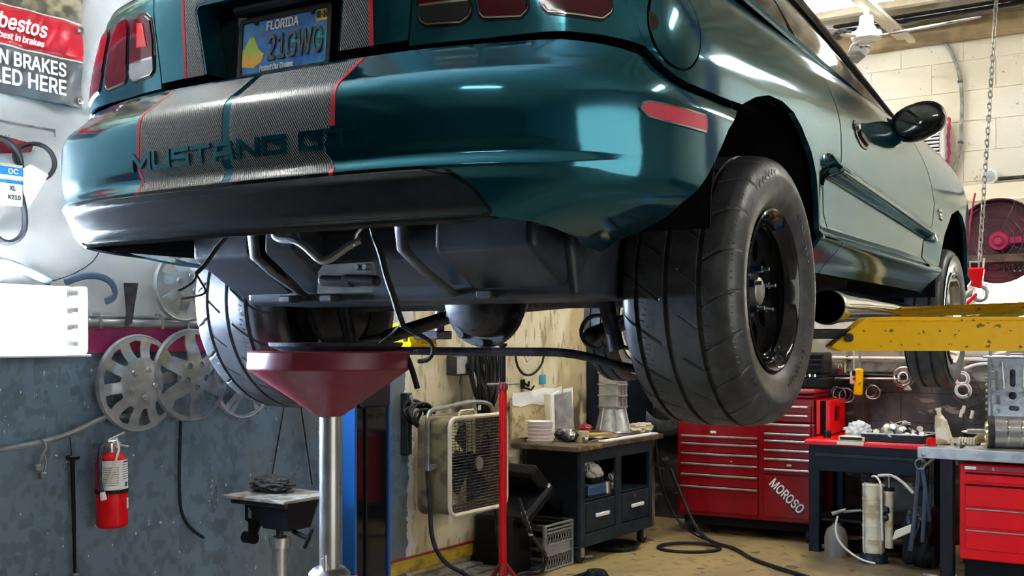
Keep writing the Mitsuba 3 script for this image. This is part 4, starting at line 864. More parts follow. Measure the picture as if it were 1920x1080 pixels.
hubcap('hubcap', .53, 1.172, R3, f3, 'silver_plastic', 'grey hubcap with paired spokes, half hidden behind the left rear tyre', dome=.025, tilt=20)
R4 = .150
sp = unary_union([affinity.rotate(Polygon([(.02, -.026), (.145, -.020), (.145, .020), (.02, .026)]), 51.4 * i, origin=(0, 0)) for i in range(7)])
f4 = unary_union([sp, Point(0, 0).buffer(.06)]).union(Point(0, 0).buffer(R4 - .005).difference(Point(0, 0).buffer(R4 - .02)))
hubcap('hubcap', .195, 1.585, R4, f4, 'silver_plastic', 'grey seven-spoke hubcap on the white wall above the conduit', dome=.025, nuts=4, tilt=10)
# fire extinguisher
k = thing('fire_extinguisher', 'red fire extinguisher with a white label hanging on the blue wall', 'fire extinguisher')
M = LF @ trans(-.172, .095, 0) @ roty(-1.2)
obj('cylinder', lathe([(0, .622), (.052, .622), (.058, .630), (.060, .64), (.060, .875), (.052, .898), (.030, .912), (.022, .915), (0, .915)], 36), 'red_paint', k, M)
obj('label', lathe([(.0606, .772), (.0612, .774), (.0612, .885), (.0606, .887)], 30, 20, 178), 'white_paper', k, M, label='white instruction label')
for i in range(9): obj('print_line', lathe([(.0614, .79 + .0085 * i), (.0618, .793 + .0085 * i)], 8, 100, 158), 'ink_grey', k, M) if P('ink_grey', [.22, .23, .24], .6) else None
obj('print_block', lathe([(.0614, .876), (.0619, .882)], 8, 30, 80), 'ink', k, M)
for a in (38, 60): obj('print_icon', lathe([(.0614, .782), (.0619, .800)], 4, a, a + 12), 'ink', k, M)
for i in range(7): obj('print_line', lathe([(.0614, .812 + .009 * i), (.0618, .8155 + .009 * i)], 6, 34, 84), 'ink_grey', k, M)
obj('band', lathe([(.0605, .757), (.0635, .759), (.0635, .771), (.0605, .773)], 36), 'black_plastic', k, M)
obj('hazard_sticker', lathe([(.0606, .693), (.0616, .695), (.0616, .734), (.0606, .736)], 8, 40, 66), 'cream_paint', k, M)
obj('valve', [cyl([0, 0, .912], [0, 0, .950], .018, n=16), box(-.024, .03, -.012, .012, .935, .962, .004)], 'aluminium', k, M)
obj('lever', [hull_round([(-.01, 0, .962), (.062, 0, .985)], .006), hull_round([(-.02, 0, .952), (.075, 0, .930)], .006)], 'aluminium', k, M)
obj('pressure_gauge', cyl([.012, .012, .945], [.012, .026, .945], .014, n=16), 'white_paint', k, M)
obj('hose', tube(smooth_path([(-.02, .0, .950), (-.06, .02, .935), (-.078, .035, .88), (-.080, .04, .80), (-.074, .045, .765)], 26), .0085, 8), 'dark_steel', k, M)
obj('nozzle', cyl([-.076, .045, .772], [-.070, .045, .742], .010, .013, n=12), 'white_paint', k, M)
obj('seal_tag', tube([(.012, .02, .97), (.0, .05, .93), (-.03, .066, .885), (-.052, .045, .80)], .006, 6, flat=(.3, (0, 1, 0))), 'cream_paint', k, M)
obj('wall_hook', box(-.012, .012, -.095, -.01, .925, .945), 'steel_dull', k, M)
# hose, plugs, rods, cords, strings on the wall
k = thing('wall_hose', 'pale flexible conduit sagging across the blue wall to the hubcaps', 'conduit')
lw('conduit', tube(smooth_path([(-1.3, .05, .95), (-.9, .05, .945), (-.598, .05, .960), (-.469, .05, .972), (-.334, .05, .999), (-.25, .05, 1.03), (-.166, .045, 1.052), (-.10, .04, 1.049), (.02, .03, 1.05)], 60), .011, 8), 'steel_dull', k)
k = thing('wire_plugs', 'short white wires with two grey plugs dangling from the pale conduit', 'plug')
lw('wire', tube(smooth_path([(-.468, .06, .985), (-.455, .065, .955), (-.47, .06, .92), (-.475, .05, .885)], 20), .005, 6), 'steel_dull', k); lw('wire', tube(smooth_path([(-.46, .06, .93), (-.448, .055, .90), (-.455, .05, .86)], 16), .004, 6), 'steel_dull', k)
for s, z in ((-.480, .878), (-.458, .846)): lw('plug', box(s - .013, s + .013, .035, .06, z - .013, z + .013, .004), 'steel_dull', k)
k = thing('antenna_rod', 'thin black rod with a crossbar hanging upright on the blue wall', 'rod')
lw('rod', cyl([-.318, .03, .90], [-.306, .03, .44], .009, .006, n=10), 'black_plastic', k); lw('crossbar', box(-.345, -.290, .02, .045, .892, .910, .006), 'black_plastic', k); lw('string', cyl([-.320, .03, .90], [-.330, .03, .985], .002, n=6), 'rubber_dark', k); lw('foot', cyl([-.306, .03, .455], [-.306, .03, .435], .016, .010, n=10), 'steel_dull', k)
lthing('hanging_cable', tube(smooth_path([(.205, .03, 1.02), (.200, .03, .90), (.197, .03, .804), (.199, .03, .70), (.211, .03, .62), (.235, .03, .575), (.262, .03, .545), (.324, .035, .499)], 50), .007, 8), 'rubber_dark', 'black cable hanging down the blue wall and curling right at its end', 'cable')
for i, (a, b) in enumerate((((.834, .012, 1.05), (.748, .012, .70)), ((.945, .012, 1.03), (1.021, .012, .65)), ((1.303, .012, .95), (1.255, .012, .63)))):
    lthing('hanging_string', cyl(a, b, .003, n=6), 'rubber_dark', ['black string slanting down the wall to the left of the jack table', 'black string slanting down the wall to the right end of the jack table', 'black string on the wall between the steel post and the blue post'][i], 'string')

# ================================================================== far end of the left wall: fan, cables, cart
lthing('wall_bracket', [box(1.712, 1.790, 0, .02, .735, 1.07, .003), box(1.712, 1.730, .0, .05, .735, 1.07, .003)], 'dark_steel', 'dark upright steel strip screwed to the wall beside the blue post', 'bracket')
k = thing('air_hose_coil', 'bunched coil of black hose hanging on the wall right of the blue post', 'hose coil')
for i in range(7):
    a = i * .9; ph = np.linspace(0, 2 * math.pi, 22)
    c = np.array([1.745 + .012 * math.sin(a), .06 + .012 * i, .955 + .014 * math.cos(a * 1.7)]); rx, rz = .075 + .012 * math.sin(a * 2), .052 + .010 * math.cos(a * 3)
    lw('loop', tube(np.column_stack([c[0] + rx * np.cos(ph + .3 * math.sin(a)), c[1] + .012 * np.sin(ph * 2), c[2] + rz * np.sin(ph)]), .0085, 6, closed=True), 'rubber_dark', k)
for s, z in ((1.80, 1.0), (1.835, .975), (1.82, .935)): lw('coupling', cyl([s, .10, z], [s + .03, .12, z - .012], .012, n=10), 'dark_steel', k)
lw('strap', cyl([1.735, .05, 1.06], [1.74, .06, .99], .012, n=8), 'steel_dull', k)
k = thing('electrical_box', 'grey steel electrical box with a round knockout on the beige wall', 'electrical box')
lw('box', box(2.12, 2.305, 0, .07, 1.155, 1.27, .006), 'dark_steel', k); lw('face_plate', box(2.128, 2.297, .07, .075, 1.163, 1.262, .003), 'steel_dull', k); lw('knockout', cyl([2.235, .075, 1.205], [2.235, .080, 1.205], .028, n=20), 'black', k); lw('pull_chain', tube([(2.17, .07, 1.16), (2.16, .075, 1.13), (2.15, .075, 1.105)], .004, 6), 'rubber_dark', k)
k = thing('cable_bundle', 'thick tangle of black cables hanging on the beige wall over the box fan', 'cable bundle')
r2 = np.random.default_rng(5)
for i in range(16):
    s = 2.235 + .285 * i / 15; a, b = r2.uniform(-.03, .03, 2); lo = 1.12 - .2 * math.sin(math.pi * i / 15) - r2.uniform(0, .05)
    lw('cable', tube(smooth_path([(s, .06 + .02 * (i % 3), 1.30), (s + a, .08 + .02 * (i % 3), 1.16), (2.36 + (s - 2.38) * .45 + b, .09 + .015 * (i % 4), 1.02), (2.37 + (s - 2.38) * .35, .09, lo if i % 4 == 0 else .92)], 18), .0095 if i % 3 else .014, 6), 'rubber_dark', k)
for i in range(5): lw('bright_clip', box(2.29 + .04 * i, 2.305 + .04 * i, .10, .12, .95 + .03 * ((i * 2) % 5), .99 + .03 * ((i * 2) % 5), .004), 'white_paint', k)
k = thing('wire_loop', 'oval loop of black wire hanging on the beige wall above the cardboard', 'wire')
lw('loop', tube(smooth_path([(2.80, .03, 1.30), (2.81, .03, 1.22), (2.87, .03, 1.155), (2.96, .03, 1.137), (3.06, .03, 1.17), (3.125, .03, 1.24), (3.13, .03, 1.30)], 36), .008, 6), 'rubber_dark', k)
lw('inner_wire', tube([(2.86, .03, 1.30), (2.93, .03, 1.22), (3.03, .03, 1.275)], .004, 6), 'steel_dull', k)
lthing('blue_tag', box(3.118, 3.19, 0, .012, 1.072, 1.137, .005), 'blue_tag', 'small turquoise tag stuck on the beige wall', 'tag')
k = thing('wall_hook', 'small black double hook on the beige wall under the wire loop', 'hook')
lw('plate', box(2.90, 2.94, 0, .012, 1.05, 1.11, .003), 'black_plastic', k); lw('prong', [tube([(2.92, .01, 1.09), (2.90, .06, 1.07), (2.89, .07, 1.10)], .008, 6)], 'black_plastic', k); lw('prong', [tube([(2.92, .01, 1.06), (2.95, .05, 1.045), (2.965, .06, 1.07)], .008, 6)], 'black_plastic', k)
k = thing('cardboard_sheet', 'sheet of tan cardboard with a torn white top on the wall behind the cart', 'cardboard')
lw('sheet', box(2.76, 3.35, .012, .03, .745, 1.0, .002), 'cardboard', k); lw('torn_paper', patch(Polygon([(2.76, .955), (2.86, .94), (2.97, .955), (3.1, .94), (3.25, .96), (3.35, .95), (3.35, 1.055), (3.27, 1.04), (3.12, 1.052), (2.95, 1.035), (2.76, 1.03)]), lambda u, v: np.column_stack([u, .034 + 0 * u, v]), .2, .2, .003, flip=True), 'white_paper', k)
# box fan in a tube stand, fixed to the wall
k = thing('box_fan', 'old metal box fan with a cream frame and wire grille on a tubular stand', 'fan')
FM = LF @ trans(1.86, .245, .69) @ rotz(0) @ rotx(0)
fw, fh, fd = .265, .255, .10
def rr_ring(w, h, r, y, tr, n=10):
    pts = []
    for cx_, cz_, a0 in ((w - r, h - r, 0), (-w + r, h - r, 90), (-w + r, -h + r, 180), (w - r, -h + r, 270)):
        for a in np.linspace(a0, a0 + 90, 6): pts.append((cx_ + r * math.cos(math.radians(a)), y, cz_ + r * math.sin(math.radians(a))))
    return tube(pts, tr, 8, closed=True)
FMs = FM @ trans(.10, .0, 0)
shell = Polygon([(x, z) for x, z in np.array(rrect(-fw, -fh, fw, fh, .05).exterior.coords)[:-1]]).difference(rrect(-fw + .008, -fh + .008, fw - .008, fh - .008, .045))
obj('shell', extrude_y(shell, -fd, fd), 'fan_shell', k, FMs, label='rusty brown fan case') if P('fan_shell', grime_tex([.20, .16, .09], [.07, .05, .03], 20, .4, .7), .5, spec=.4) else None
obj('front_frame', rr_ring(fw, fh, .05, fd, .012), 'cream_paint', k, FMs, label='cream enamelled front frame')
obj('rear_frame', rr_ring(fw, fh, .05, -fd, .010), 'fan_shell', k, FMs)
wires = []
for i in range(30): wires.append(cyl([-fw + .012, fd - .004, -fh + .016 * (i + 1) + .006], [fw - .012, fd - .004, -fh + .016 * (i + 1) + .006], .0022, n=5))
for i in range(14): wires.append(cyl([-fw + .038 * (i + 1) - .02, fd - .007, -fh + .012], [-fw + .038 * (i + 1) - .02, fd - .007, fh - .012], .0016, n=5))
for i, w in enumerate(wires): obj('grille_wire', w, 'dark_steel', k, FMs)
obj('motor', cyl([0, -.05, 0], [0, .05, 0], .06, n=22), 'dark_steel', k, FMs); obj('hub_cap', cyl([0, fd - .012, 0], [0, fd + .004, 0], .035, n=20), 'steel_dull', k, FMs)
for i in range(4):
    a = math.radians(25 + 90 * i); n_ = 8; rr3 = np.linspace(.05, .215, n_)
    P_ = [[(r * math.cos(a + w), .02 + .05 * (w + .35) , r * math.sin(a + w)) for r in rr3] for w in np.linspace(-.42, .42, 5)]
    obj('blade', sheet(P_, .003), 'dark_steel', k, FMs)
obj('stand_tube', tube(smooth_path([(-.30, -.02, -.02), (-.30, -.02, .20), (-.285, -.02, .285), (-.22, -.02, .30), (.22, -.02, .315), (.29, -.02, .29), (.31, -.02, .20), (.31, -.02, -.02)], 50), .012, 8), 'steel_dull', k, FMs)
obj('stand_tube', tube(smooth_path([(-.30, -.02, -.02), (-.30, .0, -.25), (-.295, .02, -.40), (-.22, .06, -.52), (-.10, .10, -.60), (-.06, .12, -.675)], 40), .012, 8), 'dark_steel', k, FMs)
obj('stand_tube', tube(smooth_path([(.31, -.02, -.02), (.31, .0, -.25), (.30, .02, -.45), (.30, .08, -.66)], 30), .012, 8), 'dark_steel', k, FMs)
for sx in (-.283, .29): obj('side_knob', cyl([sx - .02, 0, .0], [sx + .02, 0, 0], .018, n=14), 'chrome', k, FMs)
obj('carry_handle', tube([(-.08, .02, .258), (-.06, .02, .285), (.06, .02, .285), (.08, .02, .258)], .006, 6), 'cream_paint', k, FMs)
# cart
CO = .465; c0, c1 = 2.86, 3.82
k = thing('tool_cart', 'dark steel tool cart with two lower drawers, open shelf and wooden top by the wall', 'cart')
lw('worktop', box(2.76, 3.93, .03, CO + .03, .690, .722, .004), 'wood_dark', k, label='dark greasy wooden top'); lw('edge_strip', box(2.765, 3.06, CO + .03, CO + .034, .692, .720, .001), 'wood_edge', k, label='bare worn wood edge')
lw('corner_post', box(c0, c0 + .045, CO - .03, CO, .10, .69, .004), 'charcoal_blue', k)
for s, o in ((c1 - .04, CO - .03), (c0, .04), (c1 - .04, .04)): lw('corner_post', box(s, s + .04, o, o + .03, .10, .69, .004), 'charcoal_blue', k)
lw('centre_post', box(3.30, 3.375, CO - .02, CO, .12, .66, .004), 'charcoal_blue', k); lw('top_rail', box(c0 + .045, c1 - .04, CO - .025, CO, .612, .69, .003), 'charcoal_blue', k); lw('bottom_rail', box(c0 + .045, c1 - .04, CO - .025, CO, .10, .178, .003), 'charcoal_blue', k)
lw('shelf', box(c0 + .02, c1 - .02, .05, CO - .022, .372, .384), 'charcoal_blue', k); lw('floor_panel', box(c0 + .02, c1 - .02, .05, CO - .02, .12, .13), 'charcoal_blue', k)
lw('side_panel', box(c0 + .005, c0 + .012, .07, CO - .03, .12, .69), 'black_plastic', k); lw('side_panel', box(c1 - .012, c1 - .005, .07, CO - .03, .12, .69), 'black_plastic', k); lw('rear_panel', box(c0 + .04, c1 - .04, .045, .05, .12, .69), 'black_matte', k)
for a, b in ((c0 + .05, 3.296), (3.379, c1 - .045)):
    d = lw('drawer', box(a, b, CO - .022, CO - .004, .182, .368, .004), 'charcoal_blue', k); lw('drawer_face', box(a + .012, b - .012, CO - .004, CO, .194, .356, .003), 'charcoal_blue', d); 
    m = (a + b) / 2; lw('handle', box(m - .085, m + .085, CO + .004, CO + .020, .268, .292, .005), 'white_paint', d, label='white drawer handle'); lw('lock', cyl([m - .01, CO, .336], [m - .01, CO + .008, .336], .011, n=12), 'chrome', d); lw('drawer_body', box(a + .02, b - .02, .08, CO - .024, .19, .355), 'black_matte', d)
for s, o in ((c0 + .06, CO - .05), (c1 - .06, CO - .05), (c0 + .06, .10), (c1 - .06, .10)):
    c = lw('caster', cyl([s, o - .016, .047], [s, o + .016, .047], .047, n=20), 'rubber_dark', k); lw('fork', [box(s - .022, s + .022, o - .026, o - .018, .035, .10), box(s - .022, s + .022, o + .018, o + .026, .035, .10), box(s - .03, s + .03, o - .028, o + .028, .092, .10)], 'steel_dull', c)
for z in (.15, .57): lw('rivet', cyl([c0 + .02, CO, z], [c0 + .02, CO + .006, z], .006, n=8), 'chrome', k)
# on the cart's shelf
lthing('blue_case', box(3.02, 3.24, .26, .43, .385, .455, .012), 'blue_case', 'small blue plastic case on the cart shelf', 'case') if P('blue_case', [.035, .085, .19], .4) else None
lthing('tin_can', lathe_z := (lambda m: (m.apply_translation([3.285, .40, .385]), m)[1])(lathe([(0, 0), (.034, 0), (.034, .07), (.036, .075), (.030, .078), (0, .072)], 24)), 'steel', 'short bare metal tin at the middle post of the cart shelf', 'tin')
m = blob(.075, 21, 3, .5, 3.0, (1.4, .6, .7)); m.apply_transform(roty(25)); m.apply_translation([3.20, .35, .53]); lthing('foil_bag', m, 'foil_wrap', 'crumpled white wrapper lying on the blue case', 'wrapper') if P('foil_wrap', [.66, .63, .56], .4, spec=.5) else None
lthing('black_tub', box(3.12, 3.27, .27, .40, .456, .490, .01), 'black_plastic', 'flat black tub under the white wrapper', 'tub')
m = blob(.055, 23, 3, .5, 4.0, (.8, .8, 1.0)); m.apply_translation([3.455, .36, .435]); lthing('paper_wad', m, 'cloth_white', 'small wad of pale paper on the right half of the cart shelf', 'paper')
# on the cart's top
k = thing('cup_stack', 'stack of white plastic tubs with pink rims at the left end of the cart', 'tubs')
for i in range(6):
    m = lathe([(0, 0), (.072, 0), (.080, .018), (.084, .019), (.084, .024), (.074, .024), (0, .020)], 28); m.apply_translation([2.86, .17, .722 + .0225 * i]); lw('tub', m, 'tub_white' if i % 2 else 'tub_pink', k)
P('tub_white', [.72, .69, .64], .5); P('tub_pink', [.70, .55, .55], .5)
k = thing('parts_pile', 'pile of small dark and shiny engine parts beside the white tubs', 'engine parts')
for i in range(12):
    x, y = 3.0 + r2.uniform(0, .14), .16 + r2.uniform(0, .16); m = blob(.026 + .010 * r2.random(), 40 + i, 2, .5, 2.5); m.apply_translation([x, y, .740 + .03 * r2.random()]); lw('piece', m, ['cast_metal', 'dark_steel', 'steel_dull'][i % 3], k)
k = thing('tan_cup', 'small tan metal cup with a wheel in front among the engine parts', 'cup')
m = lathe([(0, 0), (.045, 0), (.050, .065), (.046, .066), (.040, .006), (0, .006)], 22); m.apply_translation([3.09, .33, .722]); lw('cup', m, 'cardboard', k); lw('wheel', cyl([3.00, .40, .742], [3.02, .41, .742], .020, n=16), 'steel_dull', k)
lthing('long_rod', cyl([3.06, .42, .730], [3.42, .36, .730], .007, n=8), 'steel', 'thin shiny rod lying on the cart top', 'rod')
lthing('white_strip', box(3.12, 3.86, CO - .03, CO + .025, .7225, .733, .002), 'white_paint', 'long white plastic strip lying on the front edge of the cart top', 'strip')
k = thing('brass_hub', 'dull brass disc like a clutch plate on the cart top', 'disc')
m = lathe([(0, .03), (.04, .03), (.09, .045), (.12, .046), (.14, .030), (.172, .026), (.172, .016), (.13, .010), (0, .006)], 40); m.apply_translation([3.33, .27, .722]); lw('disc', m, 'brass', k); m = lathe([(0, 0), (.165, 0), (.165, .008), (0, .009)], 32); m.apply_translation([3.36, .285, .7225]); lw('lower_plate', m, 'dark_steel', k)
m = blob(.045, 31, 3, .5, 3.0, (1.1, .8, .55)); m.apply_translation([3.27, .26, .795]); lthing('red_rag', m, 'red_dark', 'small crumpled red rag on the brass disc', 'rag')
k = thing('binder', 'open white parts book standing upright on the cart', 'book')
for a, w, mt in ((-14, .20, 'white_paper'), (10, .17, 'silver_plastic')):
    m = box(0, w, -.006, .006, 0, .285, .002); m.apply_transform(roty(-7)); m.apply_transform(rotz(a)); m.apply_translation([3.08 + (.0 if a < 0 else .07), .12, .724]); lw('page_block', m, mt, k)
m = box(-.012, .012, -.02, .02, 0, .30, .004); m.apply_transform(roty(-9)); m.apply_translation([3.07, .12, .724]); lw('spine', m, 'cream_paint', k); lw('loose_leaf', (lambda m: (m.apply_transform(roty(-3)), m.apply_translation([3.27, .10, .79]), m)[2])(box(0, .12, -.002, .002, 0, .25)), 'white_paper', k)
k = thing('gearbox_case', 'ribbed grey gearbox casing standing on end on the cart', 'gearbox')
GM = LF @ trans(3.66, .25, .722)
obj('bell', lathe([(0, 0), (.135, 0), (.135, .012), (.12, .02), (.085, .17), (.080, .18), (0, .18)], 28), 'cast_metal', k, GM)
obj('case', hull_round([(x, y, z) for x in (-.065, .065) for y in (-.06, .06) for z in (.18, .42)], .012), 'cast_metal', k, GM)
for z in (.02, .185, .26, .335, .415): obj('rib', lathe([(.09, z), (.108, z), (.108, z + .009), (.09, z + .009)], 8) if z > .1 else lathe([(.10, z), (.14, z), (.14, z + .01), (.10, z + .01)], 24), 'aluminium', k, GM)
for i in range(8):
    a = math.radians(45 * i + 20); obj('upright_rib', box(.075 * math.cos(a) - .005, .075 * math.cos(a) + .005, .075 * math.sin(a) - .005, .075 * math.sin(a) + .005, .18, .42), 'aluminium', k, GM)
for i in range(6):
    a = math.radians(60 * i - 100); obj('fin', hull_round([(.12 * math.cos(a), .12 * math.sin(a), .02), (.085 * math.cos(a), .085 * math.sin(a), .18)], .007), 'aluminium', k, GM)
obj('top_cover', box(-.055, .055, -.05, .05, .43, .455, .006), 'dark_steel', k, GM); obj('yellow_cap', cyl([-.03, .085, .375], [-.03, .085, .415], .018, n=16), 'yellow_paint', k, GM, label='yellow plastic cap'); obj('cap_top', cyl([-.03, .085, .415], [-.03, .085, .425], .014, n=14), 'white_paint', k, GM)
m = blob(.10, 61, 4, .5, 2.6, (1.5, .7, .40)); m.apply_translation([3.83, .36, .755]); lthing('shop_rag', m, 'cloth_beige', 'crumpled beige rag at the right end of the cart top', 'rag')
# crate and black cases in front of the cart
k = thing('milk_crate', 'grey plastic milk crate with lattice sides on the floor beside the cart', 'crate')
KM = LF @ trans(2.70, .25, .004)
kw, kd, kh = .155, .15, .27
for y in (-kd, kd):
    for z in (0, .085, .145, .215, .235, .258): obj('rail', box(-kw, kw, y - .006, y + .006, z, z + .012, .002), 'crate_grey', k, KM) if P('crate_grey', [.20, .205, .21], .45) else None
    for x in (-kw, kw): obj('corner', box(x - .010, x + .010, y - .010, y + .010, 0, kh, .003), 'crate_grey', k, KM)
    for z0 in (.012, .157):
        n_ = 9
        for i in range(n_):
            x0 = -kw + .02 + i * .030
            for dx in (.028, -.028):
                xa, xb = x0 + .014 - dx / 2, x0 + .014 + dx / 2; obj('lattice', cyl([xa, y, z0], [xb, y, z0 + .060 if z0 > .1 else z0 + .073], .0032, n=5), 'crate_grey', k, KM)
    obj('handle_panel', box(-kw + .02, kw - .02, y - .004, y + .004, .097, .145, .002), 'crate_grey', k, KM)
for x in (-kw, kw):
    for z in (0, .06, .12, .18, .235, .258): obj('side_rail', box(x - .006, x + .006, -kd, kd, z, z + .016, .002), 'crate_dark', k, KM) if P('crate_dark', [.05, .052, .055], .5) else None
obj('bottom', box(-kw, kw, -kd, kd, 0, .008), 'crate_dark', k, KM)
k = thing('tool_case', 'open black plastic case tilted on top of the milk crate', 'case')
m = box(-.19, .19, -.14, .14, 0, .075, .02); m.apply_transform(roty(-28)); m.apply_translation([2.58, .22, .35]); lw('tray', m, 'black_plastic', k); m = box(-.20, .20, -.14, .14, 0, .09, .02); m.apply_transform(roty(38)); m.apply_translation([2.66, .20, .44]); lw('lid', m, 'black_plastic', k); m = box(-.02, .02, .141, .148, .04, .065); m.apply_transform(roty(38)); m.apply_translation([2.66, .20, .44]); lw('latch', m, 'white_paint', k)
lthing('black_bin', box(2.34, 2.58, .03, .30, 0, .34, .02), 'black_plastic', 'low black bin left of the milk crate under the fan', 'bin')
k = thing('floor_hose', 'dark hose with light tape marks drooping from the fan to the floor', 'hose')
lw('hose', tube(smooth_path([(2.33, .36, .46), (2.34, .40, .34), (2.38, .42, .24), (2.46, .43, .16), (2.51, .43, .08), (2.50, .40, .02), (2.42, .36, .018), (2.30, .36, .018)], 50), .012, 8), 'dark_steel', k)
for i in range(5): lw('tape_mark', cyl([2.335 + .008 * i, .385 + .007 * i, .385 - .03 * i], [2.339 + .008 * i, .389 + .007 * i, .367 - .03 * i], .0135, n=10), 'white_paint', k)

# ================================================================== floor things
def wthing(name, mesh, mat, label, cat, **k): return tag(obj(name, mesh, mat, None, None, **k), label, cat)
ph = np.linspace(0, 2 * math.pi, 40, endpoint=False)
k = thing('floor_cable', 'black cable with a loop trailing across the ochre floor', 'cable')
obj('loop', tube([(1.15 + .20 * math.cos(a), 7.22 + .14 * math.sin(a), .012 + .004 * math.sin(a)) for a in ph], .011, 8, closed=True), 'rubber_dark', k)
obj('run', tube(smooth_path([(1.12, 7.85, .45), (1.20, 7.70, .22), (1.30, 7.45, .03), (1.42, 7.22, .012), (1.47, 6.90, .012), (1.62, 6.45, .012), (1.80, 6.0, .012), (2.1, 5.4, .012)], 60), .013, 8), 'rubber_dark', k)
obj('run', tube(smooth_path([(1.02, 7.90, .75), (1.05, 7.90, .40), (1.16, 7.75, .10), (1.33, 7.42, .014)], 40), .007, 8), 'rubber_dark', k)
k = thing('drain_pan', 'dark round pan lying on the floor under the cart', 'pan'); M = trans(.66, 7.27, 0)
obj('pan', lathe([(0, .004), (.15, .004), (.175, .03), (.18, .03), (.155, 0), (0, 0)], 40), 'dark_steel', k, M); obj('wooden_stick', cyl([-.30, -.42, .02], [-.16, -.36, .012], .010, n=8), 'wood_grey', k, M)
k = thing('floor_jack', 'end of a dark blue steel tool standing on the floor at the bottom edge', 'jack'); M = trans(.46, 6.08, 0) @ rotz(-20)
obj('saddle', lathe([(0, .10), (.05, .10), (.07, .07), (.075, 0), (0, 0)], 20), 'navy', k, M); obj('arm', hull_round([(-.16, 0, .03), (0, 0, .09), (.0, 0, .03)], .02), 'navy', k, M)
k = thing('pry_bar', 'rusty brown bar leaning upright between the cart and the red tool chest', 'bar')
obj('bar', cyl([1.02, 8.02, .02], [.93, 8.10, .56], .013, n=10), 'wood_edge', k); obj('grip', cyl([.93, 8.10, .56], [.925, 8.105, .62], .02, n=10), 'red_dark', k); obj('crosspiece', cyl([.88, 8.08, .55], [.99, 8.12, .56], .008, n=8), 'dark_steel', k)

lthing('wall_shade_panel', box(3.73, 4.70, .004, .03, .0, 1.95, .004), 'navy', 'tall dark panel standing in for the shade on the wall behind the gearbox casing', 'board')  # dark panel stands in for the shade at the wall's far end
k = thing('hung_tyre', 'dusty dark tyre hung in the wall corner between the cart and the big rear tyre', 'tyre')
m = tyre_mesh(.30, .09, .17, (-.03, .03), 160, False); m.apply_transform(rotz(90)); obj('tread_ring', m, 'rubber', k, BF @ trans(.17, .13, .93), smooth=30)
obj('wall_peg', cyl([.17, 0, 1.09], [.17, .24, 1.095], .014, n=10), 'steel_dull', k, BF)

# ================================================================== along the back wall
def bw(name, mesh, mat, parent, **k): return obj(name, mesh, mat, parent, BF, **k)
def bthing(name, mesh, mat, label, cat, group=None, **k): return tag(obj(name, mesh, mat, None, BF, **k), label, cat, group)
# roller tool chest, left of the dark bench
k = thing('tool_chest', 'big red roller tool chest with bright drawer handles and a white sticker', 'tool chest')
TM = BF @ trans(.94, .30, 0) @ rotz(-4)
def tc(name, mesh, mat, parent=None, **kw): return obj(name, mesh, mat, parent or k, TM, **kw)
tc('carcass', box(-.50, .47, -.24, .24, .135, .80, .008), 'chest_red') if P('chest_red', [.19, .002, .005], .30, spec=.2, cc=.1) else None
lines = [.685, .632, .562, .491, .416, .332]
for i, z in enumerate(lines):
    zb = lines[i + 1] + .014 if i < 5 else .165
    d = tc('drawer', box(-.465, .085, .24, .256, zb, z + .010, .004), 'chest_red'); tc('handle', box(-.463 if i < 5 else -.49, .083, .256, .272, z - .002, z + .012, .003), 'steel', d, label='long polished drawer handle')
lines2 = [.785, .722, .675, .612, .553, .482]
for i, z in enumerate(lines2):
    zb = lines2[i + 1] + .014 if i < 5 else .455
    d = tc('drawer', box(.125, .445, .24, .256, zb, z + .010, .004), 'chest_red'); tc('handle', box(.13, .44, .256, .272, z - .002, z + .012, .003), 'steel', d, label='short polished drawer handle')
dr_ = tc('door', box(.125, .445, .24, .256, .165, .450, .004), 'chest_red')
SM = TM @ trans(.285, .2575, .315)
M2 = np.eye(4); M2[:3, 0] = (1, 0, 0); M2[:3, 1] = (0, 0, 1); M2[:3, 2] = (0, 1, 0)
obj('sticker', ontext('MOROSO', .062, SM @ M2 @ trans(0, 0, 0) @ rotz(-42) @ trans(0, -.031, 0), .002, True, .275, 0, center=True), 'print_white', dr_, label='white slanted sticker lettering')
obj('sticker_ground', ontext('MOROSO', .070, SM @ M2 @ trans(.004, -.012, -.001) @ rotz(-42) @ trans(0, -.038, 0), .001, True, .285, 0, center=True), 'ink', dr_)
tc('plinth', box(-.46, .46, -.22, .20, .07, .135), 'black_matte')
for x in (-.42, .42):
    for y in (-.18, .17): tc('caster', cyl([x - .02, y, .05], [x + .02, y, .05], .05, n=18), 'rubber_dark')
for x, z, s in ((-.23, .722, .022), (-.10, .525, .008), (.30, .52, .016)): tc('badge', box(x - s, x + s, .256, .262, z - s * .4, z + s * .4, .002), 'cream_paint')
k = thing('top_chest', 'red upper tool chest with an open hand hole standing on the roller chest', 'tool chest')
TM2 = BF @ trans(1.30, .28, 0) @ rotz(-4)
def t2(name, mesh, mat, parent=None, **kw): return obj(name, mesh, mat, parent or k, TM2, **kw)
t2('carcass', box(-.62, .10, -.20, .22, .802, .965, .006), 'chest_red')
side_ = Polygon([(-.20, .735), (.24, .735), (.24, .96), (-.20, .96)]).difference(rrect(-.06, .81, .10, .915, .03))
t2('side_plate', extrude_x(side_, .118, .140), 'red_paint', label='bright red side plate with a hand hole')
t2('side_plate', extrude_x(side_, .180, .204), 'red_paint'); t2('hole_back', box(.141, .179, -.18, .22, .74, .955), 'black_matte')
for z in (.845, .905): d = t2('drawer', box(-.60, .08, .22, .232, z - .035, z + .016, .003), 'chest_red'); t2('handle', box(-.58, .06, .232, .246, z + .0, z + .012, .003), 'steel', d)
t2('lid', box(-.62, .10, -.20, .22, .968, .995, .008), 'chest_red'); t2('lid', box(-.60, .11, -.18, .24, 1.0, 1.03, .01), 'red_dark')
